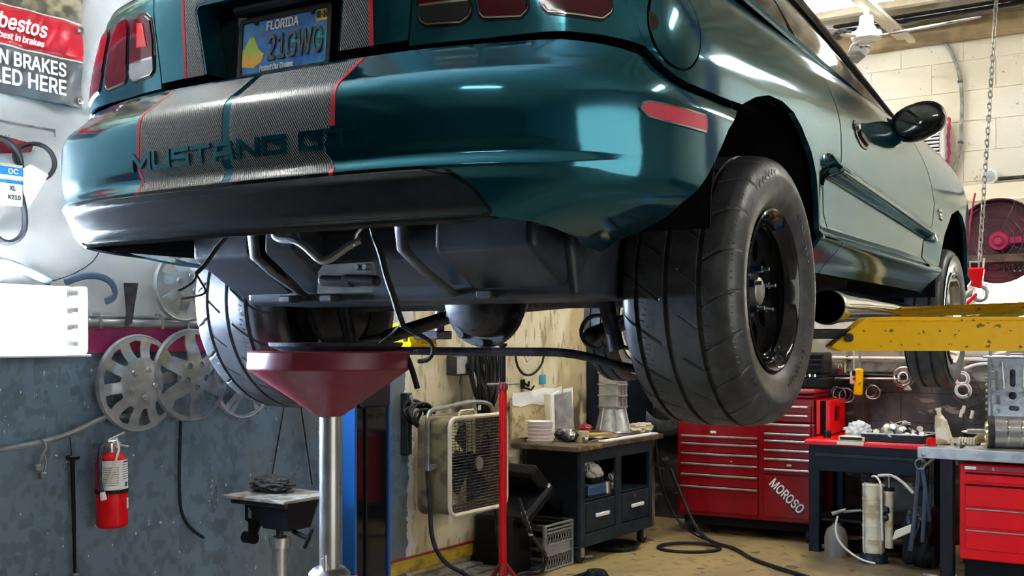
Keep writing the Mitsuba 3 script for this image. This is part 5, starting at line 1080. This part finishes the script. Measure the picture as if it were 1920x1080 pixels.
k = thing('black_case', 'black plastic tool case standing on the red upper chest', 'case')
bw('body', box(1.10, 1.43, .16, .36, 1.125, 1.275, .012), 'black_plastic', k)
for z in (1.15, 1.185, 1.22, 1.255): bw('ridge', box(1.12, 1.42, .36, .368, z - .009, z + .009, .003), 'black_plastic', k)
for i in range(6): bw('chrome_socket', cyl([1.20 + .035 * i, .37, 1.11], [1.20 + .035 * i, .37, 1.128], .010, n=10), 'chrome', k)
bw('base', box(1.10, 1.44, .14, .36, 1.032, 1.105, .01), 'black_plastic', k)
# dark bench with a red top
k = thing('dark_bench', 'dark blue bench with a bright red top between the tool chest and the steel bench', 'bench')
bw('top', box(1.44, 2.20, .14, .76, .700, .724, .006), 'red_paint', k, label='red enamel top'); bw('front_lip', box(1.44, 2.20, .76, .772, .690, .715, .003), 'red_paint', k); bw('apron', box(1.47, 2.17, .70, .73, .52, .698, .004), 'navy', k); bw('apron_bead', box(1.50, 2.12, .73, .738, .612, .640, .004), 'charcoal_blue', k)
for t in (1.49, 2.15):
    for o in (.20, .70): bw('leg', box(t - .035, t + .035, o - .03, o + .03, 0, .70, .004), 'navy', k)
bw('low_shelf', box(1.47, 2.17, .16, .70, .20, .215), 'black_plastic', k); bw('foot_rail', box(1.45, 2.16, .60, .66, .04, .075), 'black_plastic', k)
k = thing('parts_tray', 'black tray heaped with small engine parts on the red bench top', 'tray')
bw('tray', [box(1.80, 2.17, .48, .74, .725, .733), box(1.80, 2.17, .735, .745, .725, .775, .003), box(1.80, 2.17, .475, .485, .725, .775, .003), box(1.795, 1.803, .48, .74, .725, .775), box(2.167, 2.175, .48, .74, .725, .775)], 'black_plastic', k); bw('rim', tube([(1.80, .745, .776), (2.17, .745, .776), (2.20, .48, .776), (1.80, .475, .776)], .005, 6, closed=True), 'white_paint', k)
r3 = np.random.default_rng(9)
for i in range(46):
    x, y = r3.uniform(1.83, 2.14), r3.uniform(.51, .72); m = blob(.022 + .015 * r3.random(), 80 + i, 1, .5, 2.5) if i % 2 else cyl([0, 0, 0], [.03 * r3.random(), .035, .03 * r3.random()], .014 + .008 * r3.random(), n=10); m.apply_translation([x, y, .750 + .075 * (1 - abs(x - 2.0) / .2) * r3.random()]); bw('engine_piece', m, ['cast_metal', 'steel', 'black_plastic', 'aluminium', 'cream_paint'][i % 5], k)
for c, r, z in (((1.99, .60), .075, .825), ((2.0, .61), .062, .835)): bw('wire_coil', tube([(c[0] + r * math.cos(a), c[1] + .7 * r * math.sin(a), z + .008 * math.sin(a * 3)) for a in ph], .005, 6, closed=True), 'steel_dull', k)
for i in range(6): bw('white_valve', cyl([1.86 + .045 * i, .70, .735], [1.86 + .045 * i, .72, .772], .016, n=12), 'black_plastic' if i % 2 else 'aluminium', k)
m = blob(.085, 101, 4, .55, 2.8, (.95, .6, .60)); m.apply_translation([1.735, .60, .785]); bthing('white_rag', m, 'cloth_white', 'crumpled white rag on the red bench top', 'rag')
k = thing('cream_box', 'flat cream cardboard box under the white rag on the red bench edge', 'box'); bw('box', box(1.66, 1.82, .56, .77, .7245, .752, .002), 'cream_paint', k); bw('flap', box(1.655, 1.82, .77, .79, .700, .722, .001), 'cream_paint', k); bw('dark_slot', box(1.67, 1.81, .77, .774, .730, .748), 'black', k)
bthing('rubber_plug', lathe([(0, 0), (.025, 0), (.022, .04), (.012, .05), (0, .05)], 16).apply_transform(trans(1.535, .60, .7245)), 'black_plastic', 'small black plug at the left end of the red bench top', 'plug')
# under the dark bench
k = thing('fluid_extractor', 'cream ribbed cylindrical fluid extractor with clear hoses on the floor', 'fluid extractor')
EM = BF @ trans(1.905, .86, 0)
prof = [(0, .06), (.062, .06)]
for i in range(5): z0 = .065 + .082 * i; prof += [(.064, z0), (.066, z0 + .04), (.065, z0 + .072), (.069, z0 + .075), (.069, z0 + .081)]
prof += [(.062, .478), (.04, .49), (0, .49)]
obj('reservoir', lathe(prof, 32), 'bottle_plastic', k, EM, label='cream ribbed reservoir'); obj('base', lathe([(0, .0), (.085, .0), (.085, .03), (.068, .06), (0, .06)], 28), 'charcoal_blue', k, EM)
for i in range(4):
    a = math.radians(35 + 90 * i); obj('tie_rod', cyl([.068 * math.cos(a), .068 * math.sin(a), .03], [.068 * math.cos(a), .068 * math.sin(a), .49], .004, n=6), 'steel_dull', k, EM)
obj('cap', [lathe([(0, .49), (.055, .49), (.055, .51), (.02, .52), (.015, .545), (0, .545)], 24), cyl([-.06, .02, .545], [.05, 0, .54], .011, n=8)], 'black_plastic', k, EM); obj('pump', lathe([(0, .10), (.024, .10), (.026, .43), (.030, .43), (.030, .445), (0, .445)], 18), 'bottle_plastic', k, EM @ trans(.10, .03, 0)); obj('pump_cap', cyl([.10, .03, .445], [.10, .03, .465], .032, n=16), 'black_plastic', k, EM); obj('pump_rod', cyl([.10, .03, .46], [.10, .03, .54], .004, n=6), 'steel', k, EM); obj('valve', blob(.026, 70, 2, .3, 2).apply_transform(trans(.085, .06, .33)), 'dark_steel', k, EM); obj('valve', blob(.022, 71, 2, .3, 2).apply_transform(trans(.085, .06, .285)), 'dark_steel', k, EM)
obj('clear_hose', tube(smooth_path([(0, .03, .525), (.03, .06, .53), (.060, .08, .50), (.070, .085, .44), (.072, .085, .25), (.075, .08, .15)], 36), .0065, 8), 'hose_white', k, EM) if P('hose_white', [.62, .60, .54], .35, spec=.5) else None
obj('clear_hose', tube(smooth_path([(.03, .02, .53), (.10, .0, .535), (.17, .0, .50), (.24, .02, .44)], 30), .009, 8), 'hose_white', k, EM)
obj('suction_hose', tube(smooth_path([(-.215, .02, .265), (-.222, .03, .22), (-.205, .05, .13), (-.13, .07, .06), (-.02, .10, .018), (.04, .11, .012)], 40), .0065, 8), 'hose_white', k, EM); obj('hose_handle', [cyl([-.25, .02, .275], [-.17, 0, .305], .013, .010, n=10), cyl([-.19, 0, .29], [-.08, -.02, .305], .009, n=8)], 'steel_dull', k, EM)
k = thing('grey_jug', 'translucent grey jug in the dark under the bench', 'jug'); M = BF @ trans(1.655, .80, 0)
obj('body', lathe([(0, 0), (.07, 0), (.072, .12), (.055, .17), (.022, .195), (.022, .21), (0, .21)], 24), 'jug_grey', k, M) if P('jug_grey', [.13, .125, .11], .5) else None
obj('cap', cyl([0, 0, .21], [0, 0, .228], .026, n=16), 'black_plastic', k, M)
k = thing('harness_bag', 'dark bag with blue straps slumped between the extractor and the bench leg', 'bag')
m = blob(.20, 111, 4, .35, 1.8, (.62, .5, 1.0)); v = np.array(m.vertices); v[:, 2] = np.maximum(v[:, 2], -.17); m.vertices = v; m.apply_translation([2.20, .88, .18]); bw('bag', m, 'black_plastic', k)
for i, (a, b) in enumerate((((2.20, .98, .60), (2.165, 1.03, .12)), ((2.24, .98, .60), (2.235, 1.04, .18)), ((2.22, .99, .62), (2.27, 1.02, .30)))): bw('strap', tube(smooth_path([a, ((a[0] + b[0]) / 2 + .008, (a[1] + b[1]) / 2 + .02, (a[2] + b[2]) / 2), b], 12), .014, 6, flat=(.4, (0, 1, 0))), 'strap_blue', k) if P('strap_blue', [.010, .020, .040], .6) else None
bw('ring', tube([(2.215 + .03 * math.cos(a), 1.0, .63 + .03 * math.sin(a)) for a in ph[::2]], .005, 6, closed=True), 'steel_dull', k); bw('white_panel', hull_round([(2.07, .98, .22), (2.17, 1.0, .27), (2.16, 1.0, .23), (2.05, .97, .17)], .006), 'cream_paint', k)
k = thing('hand_crank', 'bright steel crank handle hooked on the ring under the steel bench corner', 'handle'); bw('rod', cyl([2.24, 1.02, .62], [2.305, 1.06, .675], .008, n=10), 'steel', k); bw('knob', cyl([2.225, 1.0, .64], [2.222, 1.0, .70], .006, n=8), 'steel', k)
k = thing('floor_fitting', 'chrome fitting and bolt lying on the floor at the bench leg', 'fitting'); bw('fitting', cyl([2.36, 1.10, .014], [2.44, 1.11, .014], .014, n=12), 'chrome', k); bw('bolt', cyl([2.26, 1.13, .01], [2.34, 1.13, .01], .008, n=8), 'steel', k); bw('stem', cyl([2.375, 1.10, .02], [2.372, 1.10, .05], .010, n=10), 'chrome', k)
# steel bench
k = thing('steel_bench', 'workbench with a thick bare steel top at the right edge', 'bench')
bw('top', box(2.255, 4.2, .46, 1.25, .690, .752, .004), 'steel_dull', k, label='bare steel top'); 
for t in (2.405, 4.0):
    for o in (.56, 1.18): bw('leg', box(t - .035, t + .035, o - .035, o + .035, 0, .69, .003), 'black_plastic', k)
bw('weld_mark', blob(.012, 5, 2, .3, 2).apply_transform(trans(2.29, 1.25, .71)), 'steel', k)
k = thing('drawer_cabinet', 'bright red drawer cabinet under the steel bench at the right edge', 'cabinet')
bw('carcass', box(2.47, 3.05, .62, 1.19, .135, .665, .006), 'red_paint', k)
for z0, z1, hb in ((.570, .625, 0), (.435, .560, 0), (.318, .428, 1), (.195, .308, 1)):
    d = bw('drawer', box(2.505, 3.03, 1.19, 1.206, z0, z1, .003), 'red_paint', k); bw('pull', box(2.505, 3.03, 1.206, 1.216, z1 - .012, z1 - .002, .003), 'steel_dull' if hb else 'black_plastic', d)
bw('top_strip', box(2.49, 3.04, 1.19, 1.20, .632, .662, .003), 'red_dark', k); bw('paint_chip', box(2.50, 2.56, 1.20, 1.203, .638, .655, .001), 'white_paint', k); bw('lock', cyl([2.65, 1.20, .646], [2.65, 1.207, .646], .008, n=12), 'chrome', k); bw('plinth', box(2.49, 3.03, .64, 1.15, 0, .135), 'black_matte', k)
# on the steel bench
k = thing('gearbox_housing', 'bare grey gearbox housing standing upright on the steel bench', 'gearbox'); M = BF @ trans(2.72, .86, .752)
hs = Polygon([(-.135, .0), (.135, 0), (.135, .50), (-.135, .50)]).difference(unary_union([rrect(-.03, .34, .0, .44, .014), rrect(.05, .40, .085, .44, .012), affinity.translate(Point(0, 0).buffer(.022), -.015, .29), rrect(-.035, .205, .02, .232, .012), rrect(-.07, .095, .06, .130, .016), rrect(-.03, .045, .04, .062, .008)]))
obj('front_wall', extrude_y(hs, .070, .084), 'cast_metal', k, M); obj('body', box(-.13, .13, -.08, .065, 0, .50, .02), 'dark_steel', k, M)
for x in (-.135, .135): obj('flange', box(x - .010, x + .010, -.09, .10, 0, .51, .004), 'aluminium', k, M)
obj('top_flange', box(-.17, .17, -.10, .11, .50, .515, .004), 'aluminium', k, M)
for z in (.15, .165, .03): obj('rib', box(-.125, .125, .084, .094, z, z + .008, .002), 'aluminium', k, M)
for x, z in ((-.10, .46), (.10, .47), (-.11, .33), (.11, .30), (-.05, .30), (.03, .30), (-.10, .20), (.11, .12)): obj('boss', cyl([x, .08, z], [x, .105, z], .013, n=12), 'aluminium', k, M)
for x, z in ((-.115, .40), (-.11, .35), (-.105, .26), (.115, .22), (.11, .38)): obj('bracket', box(x - .02, x + .012, .084, .115, z - .02, z + .03, .004), 'steel_dull', k, M)
obj('web', hull_round([(-.07, .09, .48), (-.06, .09, .33)], .006), 'aluminium', k, M); obj('web', hull_round([(.045, .09, .48), (.04, .09, .34)], .006), 'aluminium', k, M)
obj('ring', tube([(.12 * math.cos(a), .01 + .06 * math.sin(a), .54) for a in ph], .012, 8, closed=True), 'aluminium', k, M)
for i in range(4): obj('stud', cyl([-.14 + .09 * i, .04, .515], [-.14 + .09 * i, .04, .575], .010, n=10), 'steel_dull', k, M)
obj('side_fin', hull_round([(-.15, .05, .10), (-.24, .06, .02), (-.15, .05, .02)], .008), 'brass', k, M)
for i in range(6): obj('tooth', cyl([-.145, .03, .20 + .035 * i], [-.165, .04, .21 + .035 * i], .008, n=8), 'cast_metal', k, M)
k = thing('torque_converter', 'shiny silver drum with a stub shaft lying in front of the gearbox housing', 'drum'); M = BF @ trans(2.60, 1.08, .842) @ rotz(-50)
obj('drum', xlathe([(0, 0), (0, .025), (-.006, .03), (.004, .055), (-.004, .058), (.004, .072), (.0, .078), (.02, .088), (.30, .088), (.30, 0)], 48), 'aluminium', k, M @ rotz(35)); obj('face_ring', xlathe([(-.004, .040), (-.016, .046), (-.016, .056), (-.004, .062)], 40), 'brass', k, M @ rotz(35)); obj('outer_ring', xlathe([(.012, .078), (-.004, .080), (-.004, .090), (.03, .091)], 44), 'dark_steel', k, M @ rotz(35))
obj('shaft', xlathe([(-.11, 0), (-.11, .012), (-.105, .014), (-.02, .015), (0, .03), (0, 0)], 20), 'steel', k, M @ rotz(35))
for a in (.09, .16): obj('seam_band', xlathe([(a, .0885), (a + .004, .0895), (a + .012, .0885)], 44), 'chrome', k, M @ rotz(35))
k = thing('oil_bottle', 'stained cream oil bottle tilted on the steel bench', 'bottle'); M = BF @ trans(2.352, 1.0, .753) @ roty(-9)
obj('body', hull_round([(-.030, -.03, .01), (.035, -.03, .01), (-.030, .03, .01), (.035, .03, .01), (-.040, -.025, .10), (.03, .025, .13), (.005, 0, .165), (-.02, 0, .165)], .009), 'bottle_plastic', k, M); obj('neck', cyl([-.005, 0, .168], [-.005, 0, .205], .013, n=14), 'bottle_plastic', k, M); obj('cap', cyl([-.005, 0, .198], [-.005, 0, .212], .016, n=14), 'cream_paint', k, M)
k = thing('red_fitting', 'small red fitting with a black bore on the bench corner', 'fitting'); M = BF @ trans(2.30, 1.12, .775)
obj('body', xlathe([(-.03, .012), (-.03, .024), (.03, .024), (.03, 0)], 20), 'red_paint', k, M @ rotz(70)); obj('bore', xlathe([(-.031, 0), (-.031, .014), (-.02, .012), (-.02, 0)], 18), 'black_gloss', k, M @ rotz(70)); obj('foot', box(-.03, .03, -.02, .02, -.022, -.012), 'red_dark', k, M)
k = thing('small_bolts', 'scatter of small bolts and clips on the steel bench by the bottle', 'bolts')
for i in range(14): x, y = 2.42 + .11 * r3.random(), .98 + .22 * r3.random(); bw('bolt', cyl([x, y, .760], [x + .02 * r3.random(), y + .01, .766], .007, n=7), ['steel', 'dark_steel', 'chrome'][i % 3], k)
k = thing('oil_filter', 'stubby dark filter standing behind the bottle on the bench', 'filter'); M = BF @ trans(2.445, .80, .753); obj('can', lathe([(0, 0), (.035, 0), (.038, .05), (.030, .06), (0, .06)], 20), 'black_plastic', k, M); obj('lid', lathe([(0, .06), (.04, .058), (.045, .066), (0, .075)], 20), 'cream_paint', k, M)
k = thing('brush_block', 'small ribbed white block on the steel bench left of the silver drum', 'block'); M = BF @ trans(2.475, .98, .753)
for i in range(6): obj('rib', box(-.05 + .016 * i, -.04 + .016 * i, -.02, .02, .0, .045, .003), 'cream_paint', k, M)
# hung on the back wall
k = thing('shelf_rail', 'long pale pipe rail running along the back wall above the benches', 'rail'); bw('pipe', cyl([1.36, .05, 1.236], [3.2, .05, 1.232], .012, n=10), 'white_paint', k)
for t in (1.5, 1.95, 2.5): bw('bracket', box(t - .008, t + .008, 0, .06, 1.22, 1.25), 'dark_steel', k)
k = thing('lower_rail', 'dark pipe with a pale end running along the back wall over the red bench', 'rail'); bw('pipe', tube(smooth_path([(1.36, .05, 1.105), (1.6, .05, 1.12), (1.8, .05, 1.115), (1.98, .05, 1.108)], 20), .016, 8), 'black_plastic', k); bw('bare_pipe', cyl([1.42, .07, 1.092], [1.90, .07, 1.098], .010, n=8), 'steel_dull', k)
bthing('plank', box(1.47, 2.02, .0, .018, 1.14, 1.212, .002), 'wood_grey', 'weathered plank on the back wall between the two pipe rails', 'plank')
bthing('plank', box(2.24, 3.2, .0, .03, 1.085, 1.19, .002), 'wood_grey', 'weathered plank behind the gearbox housing on the back wall', 'plank')
bthing('curved_pipe', tube(smooth_path([(2.27, .06, 1.17), (2.33, .06, 1.195), (2.42, .06, 1.205), (2.56, .06, 1.20)], 20), .011, 8), 'white_paint', 'short pale curved pipe on the back wall beside the front tyre', 'pipe')
k = thing('red_padlock', 'dark red padlock hanging in a wooden frame on the back wall', 'padlock'); bw('body', box(1.435, 1.47, .04, .06, 1.115, 1.165, .006), 'red_dark', k); bw('shackle', tube([(1.437, .05, 1.165), (1.44, .05, 1.19), (1.455, .05, 1.195), (1.465, .05, 1.165)], .004, 6), 'steel', k); bw('frame', box(1.475, 1.487, 0, .04, 1.115, 1.255), 'cardboard', k)
k = thing('hoist_pendant', 'yellow hoist control pendant hanging on two cords in front of the back wall', 'control'); M = BF @ trans(1.592, .12, 0)
obj('case', hull_round([(-.012, 0, .995), (.018, 0, .995), (-.006, 0, 1.15), (.024, 0, 1.15)], .016), 'yellow_paint', k, M); obj('back_shell', box(-.05, -.015, -.03, .02, 1.055, 1.145, .008), 'cream_paint', k, M); obj('rocker', box(-.026, -.008, .018, .032, 1.085, 1.105, .003), 'red_paint', k, M); obj('button', box(-.03, -.012, .014, .030, 1.115, 1.15, .003), 'black_plastic', k, M)
for a in (-.04, .012, .028): obj('cord', cyl([a * .6, 0, 1.15], [a, -.02, 1.75], .0035, n=6), 'cream_paint' if a < 0 else 'steel_dull', k, M)
def ring_coil(name, t, z, n, r, label):
    kk = thing(name, label, 'hose clamp ring')
    for i in range(n):
        bw('ring', tube([(t + .012 * i + (r + .003 * i) * math.cos(a), .04 + .012 * i + .006 * math.sin(a * 2), z - .005 * i + (r + .002 * i) * math.sin(a)) for a in ph[::2]], .0055, 6, closed=True), 'dark_steel' if i % 2 else 'steel_dull', kk)
    return kk
ring_coil('ring_coil', 1.425, .995, 3, .038, 'pair of dark metal rings on the back wall left of the yellow pendant'); ring_coil('ring_coil', 1.475, .985, 3, .045, 'wider dark ring coil just left of the yellow pendant'); ring_coil('ring_coil', 1.655, 1.012, 3, .042, 'dark octagonal ring coil right of the yellow pendant')
k = thing('chrome_horn', 'round chrome horn lamp hung on the back wall left of the front tyre', 'lamp'); M = BF @ trans(1.885, .04, 1.11)
m = lathe([(0, .03), (.03, .028), (.05, .02), (.052, .05), (.056, .052), (.058, .03), (.05, 0), (0, 0)], 30); m.apply_transform(rotx(-90)); obj('bowl', m, 'chrome', k, M); m = lathe([(.03, .05), (.036, .056), (.03, .062)], 24); m.apply_transform(rotx(-90)); obj('inner_ring', m, 'cream_paint', k, M); obj('outer_hoop', tube([(.068 * math.cos(a), .03, .068 * math.sin(a)) for a in ph[::2]], .005, 6, closed=True), 'steel', k, M); obj('tail', hull_round([(.03, .04, -.06), (.05, .05, -.085), (.01, .04, -.085)], .010), 'steel_dull', k, M); obj('bulb', blob(.022, 8, 2, 0).apply_transform(trans(.004, .05, .004)), 'black_gloss', k, M)
k = thing('lamp_bezels', 'two pale lamp rings on the wall right under the front tyre', 'lamp rings')
for t, z, r in ((2.255, 1.105, .045), (2.262, 1.03, .050)):
    for q in (0, .012): bw('ring', tube([(t + (r - q) * math.cos(a), .06 + q, z + (r - q) * math.sin(a)) for a in ph[::2]], .006, 6, closed=True), 'white_paint', k)
k = thing('wire_tangle', 'tangle of thin wires with pale plugs hanging above the oil bottle', 'wires')
for i, pts in enumerate(([(2.20, .06, 1.0), (2.22, .07, .97), (2.255, .08, .955), (2.27, .08, .93)], [(2.27, .08, 1.06), (2.31, .09, .98), (2.325, .10, .935)], [(2.30, .06, 1.06), (2.40, .07, 1.0), (2.36, .08, .94), (2.30, .08, .92)], [(2.32, .06, 1.12), (2.36, .07, 1.05), (2.39, .07, .98)])): bw('wire', tube(smooth_path(pts, 16), .0045, 6), 'dark_steel', k)
for t, z in ((2.262, .905), (2.327, .90), (2.275, .93)): bw('plug', cyl([t, .09, z], [t - .012, .09, z - .05], .011, n=10), 'cream_paint', k)
# upper back wall
k = thing('vent_unit', 'white louvred vent unit on the cream block wall below the door mirror', 'vent')
bw('frame', box(1.93, 2.15, .0, .12, 2.40, 2.80, .008), 'white_paint', k); bw('dark_opening', box(1.955, 2.125, .12, .124, 2.50, 2.775), 'black_matte', k)
for i in range(11): m = box(1.955, 2.125, -.004, .004, -.007, .007); m.apply_transform(rotx(35)); m.apply_translation([0, .132, 2.515 + .024 * i]); bw('louvre', m, 'white_paint', k)
bw('mullion', box(1.985, 2.005, .120, .150, 2.49, 2.785), 'black_plastic', k); bw('name_plate', box(2.02, 2.085, .12, .126, 2.445, 2.465), 'wood_grey', k)
lthing2 = bthing('pink_cord', tube(smooth_path([(2.165, .04, 2.83), (2.172, .045, 2.80), (2.166, .05, 2.70), (2.172, .05, 2.60), (2.160, .05, 2.50), (2.168, .04, 2.38)], 40), [.010 + .003 * math.sin(i * 1.3) for i in range(40)], 8), 'red_band', 'twisted pink cord hanging beside the vent unit', 'cord')
bthing('wall_conduit', tube(smooth_path([(1.95, .03, 3.42), (2.112, .03, 3.359), (2.18, .03, 3.26), (2.228, .03, 3.12), (2.247, .03, 2.952), (2.242, .03, 2.75), (2.23, .03, 2.60), (2.19, .03, 2.45), (2.165, .03, 2.36)], 60), .012, 8), 'wood_grey', 'thin grey cable curving down the cream block wall', 'conduit')
for t, z in ((2.236, 3.06), (2.238, 2.66)): bw('cable_clip', box(t - .014, t + .014, 0, .044, z - .008, z + .008, .003), 'dark_steel', 'wall_conduit')
k = thing('switch_box', 'pale octagonal junction box on the block wall behind the chain', 'junction box'); bw('box', extrude_y(affinity.rotate(Point(0, 0).buffer(.052, quad_segs=2), 22.5), 0, .05).apply_transform(trans(2.42, 0, 2.42)), 'white_paint', k); bw('cover', extrude_y(affinity.rotate(Point(0, 0).buffer(.034, quad_segs=2), 22.5), .05, .062).apply_transform(trans(2.42, 0, 2.42)), 'silver_plastic', k); bw('outlet_pipe', cyl([2.47, .03, 2.40], [3.2, .03, 2.41], .012, n=10), 'dark_steel', k)
bthing('white_plank', box(2.26, 3.1, .0, .05, 2.27, 2.372, .004), 'cream_paint', 'cream painted plank above the dark red drum fan', 'plank')
k = thing('drum_fan', 'dark red drum fan with a round hub motor on the back wall', 'fan'); M = BF @ trans(2.50, .115, 1.985)
m = lathe([(0, 0), (.26, 0), (.27, .01), (.27, .10), (.262, .10), (.255, .02), (0, .015)], 44); m.apply_transform(rotx(-90)); obj('drum', m, 'drum_red', k, M) if P('drum_red', grime_tex([.085, .006, .020], [.05, .005, .013], 9, .35, .7), .4, spec=.45) else None; m = lathe([(0, .10), (.022, .10), (.026, .085), (.056, .085), (.062, .075), (.062, .02), (0, .02)], 28); m.apply_transform(rotx(-90)); obj('hub_motor', m, 'red_band', k, M); m = lathe([(.026, .102), (.03, .106), (.034, .102)], 24); m.apply_transform(rotx(-90)); obj('hub_ring', m, 'red_dark', k, M)
for r in (.10, .145, .19, .235, .262): obj('guard_wire', tube([(r * math.cos(a), .108, r * math.sin(a)) for a in ph], .003, 5, closed=True), 'dark_steel', k, M)
for i in range(8): a = math.radians(45 * i + 22); obj('guard_spoke', cyl([.06 * math.cos(a), .105, .06 * math.sin(a)], [.265 * math.cos(a), .108, .265 * math.sin(a)], .003, n=5), 'dark_steel', k, M)
obj('motor_arm', box(.05, .20, .03, .07, -.02, .025, .006), 'red_band', k, M)
bthing('dark_plank', [box(2.19, 3.1, .235, .275, 1.845, 1.895, .004), box(2.19, 2.22, 0, .235, 1.85, 1.89, .003), box(2.80, 2.83, 0, .235, 1.85, 1.89, .003)], 'wood_dark', 'dark wooden shelf board under the red drum fan', 'shelf')
k = thing('coiled_cord', 'black coiled cord stretched along the wall under the shelf board', 'cord'); bw('cord', tube([(2.50 + .30 * i / 90, .262 + .018 * math.sin(i * .7), 1.81 + .022 * math.cos(i * .7)) for i in range(91)], .005, 6), 'rubber_dark', k)
k = thing('rear_work_light', 'glaring white work light on the back wall behind the yellow lift arm', 'work light'); bw('back_plate', box(2.33, 2.95, .02, .04, 1.50, 1.77, .006), 'white_paint', k); bw('lower_lip', box(2.33, 2.95, .02, .12, 1.492, 1.502, .003), 'white_paint', k)
for i, z in enumerate((1.72, 1.645, 1.57)): bw('tube', cyl([2.36, .085, z], [2.92, .085, z], .020, n=12), 'tube_glass', k, emit=TUBE_BACK); bw('end_cap', cyl([2.335, .085, z], [2.36, .085, z], .023, n=12), 'white_paint', k)
# chain and hoist hook
k = thing('hoist_chain', 'bright steel chain hanging from the ceiling in front of the block wall', 'chain')
link = tube([(.012 * math.cos(a), 0, (.012 if math.sin(a) > 0 else -.012) + .012 * math.sin(a)) for a in np.linspace(0, 2 * math.pi, 14, endpoint=False)], .0042, 6, closed=True)
n_l = 46; z_hi, z_lo = 3.50, 1.86
lk = {}
for i in range(n_l):
    f = i / (n_l - 1); t, z = 2.555 - .10 * f, z_hi + (z_lo - z_hi) * f; Mx = BF @ trans(t, .55, z) @ rotz(90 * (i % 2) + 25)
    if 'l' not in lk: lk['l'] = mikit.ply(link, 'm_steel_dull', smooth=40)
    scene[numbered(k + '__link')] = {**lk['l'], 'to_world': T(Mx @ np.diag([1, 1, 1.0, 1]))}
k = thing('hoist_hook', 'bright red hoist hook block hanging at the end of the chain', 'hook block'); M = BF @ trans(2.425, .55, 1.735)
obj('block', hull_round([(-.045, -.02, .05), (.045, -.02, .05), (-.045, .02, .05), (.045, .02, .05), (-.045, 0, -.02), (.03, 0, -.05)], .014), 'red_paint', k, M); obj('swivel', [box(-.028, -.020, -.01, .01, .06, .105), box(.022, .030, -.01, .01, .06, .105), box(-.028, .030, -.01, .01, .098, .106)], 'steel', k, M); obj('eye_bolt', cyl([.05, 0, .06], [.055, 0, .12], .007, n=8), 'steel', k, M)
obj('hook', tube(smooth_path([(.04, 0, -.05), (.07, 0, -.075), (.065, 0, -.12), (.02, 0, -.135), (-.01, 0, -.11)], 24), .012, 8), 'steel_dull', k, M); obj('latch', hull_round([(-.035, .01, -.15), (.01, .01, -.10)], .010), 'red_paint', k, M); obj('spring', tube([(.06 + .012 * math.cos(i * .8), .012 * math.sin(i * .8), -.03 - .0016 * i) for i in range(50)], .003, 5), 'steel', k, M); obj('jaw', hull_round([(-.06, .01, -.12), (-.01, .01, -.07), (-.02, .01, -.10)], .012), 'cast_metal', k, M)
bthing('pull_cord', tube(smooth_path([(2.42, .50, 2.26), (2.40, .50, 2.15), (2.375, .50, 1.95), (2.35, .50, 1.75), (2.335, .48, 1.60)], 24), .006, 6), 'red_band', 'pale red pull cord slanting down left of the chain', 'cord')
# ceiling fan, pipes and tubes under the ceiling
k = thing('ceiling_fan', 'cream ceiling fan with dirty dark-edged blades', 'ceiling fan'); M = BF @ trans(1.873, .90, 0)
obj('canopy', lathe([(0, 3.46), (.05, 3.46), (.045, 3.43), (0, 3.43)], 24), 'cream_paint', k, M); obj('down_rod', cyl([0, 0, 3.34], [0, 0, 3.44], .016, n=14), 'white_paint', k, M); obj('bell', lathe([(.018, 3.345), (.040, 3.335), (.046, 3.28), (.058, 3.262), (.05, 3.25), (0, 3.25)], 28), 'white_paint', k, M)
obj('motor', lathe([(0, 3.248), (.06, 3.248), (.088, 3.238), (.094, 3.215), (.088, 3.195), (.070, 3.186), (0, 3.183)], 36), 'fan_cream', k, M) if P('fan_cream', [.72, .66, .52], .35, spec=.5) else None
for r in (.03, .055): obj('rib_ring', lathe([(r, 3.184), (r + .004, 3.178), (r + .008, 3.184)], 28), 'fan_cream', k, M)
P('fan_blade', grime_tex([.52, .51, .49], [.045, .03, .022], 7.5, .44, .60, .95), .45, spec=.4)
for i, a in enumerate((6, 126, 246)):
    A = M @ trans(0, 0, 3.215) @ rotz(a) @ rotx(-13)
    bl = patch(Polygon([(.14, -.055), (.20, -.066), (.40, -.060), (.66, -.042), (.67, -.02), (.655, .03), (.42, .055), (.20, .062), (.15, .05), (.175, .0)]).buffer(-.006).buffer(.006), lambda u, v: np.column_stack([u, v, -.012 * (v / .06) ** 2]), .06, .03, .006)
    b_ = obj('blade', bl, 'fan_blade', k, A); obj('blade_iron', box(.07, .19, -.016, .016, -.012, -.004, .003), 'cream_paint', k, A)
    for x, y in ((.185, .03), (.185, -.03), (.225, .0)): obj('screw', cyl([x, y, -.014], [x, y, .008], .009, n=10), 'dark_steel', b_, A)
bthing('ceiling_pipe', cyl([1.52, .40, 3.425], [2.95, .40, 3.425], .030, n=18), 'black_gloss', 'black pipe hanging under the ceiling behind the fan', 'pipe')
for i, (dx, w) in enumerate(((0, .028), (.075, .022))): bthing('cable_tray', Bb(1.0, 1.0 + w * 2, .14, 1.6, 3.36 - .03 * i, 3.385 - .03 * i).apply_transform(BF @ trans(.86 + dx, 0, 0) @ np.linalg.inv(BF)).apply_transform(np.eye(4)) if False else box(1.86 + dx, 1.86 + dx + 2 * w, .14, 1.7, 3.36 - .03 * i, 3.385 - .03 * i, .003), 'cream_paint', ['wide cream cable tray running under the joists beside the fan', 'narrow cream cable tray right of the wider one under the joists'][i], 'cable tray')
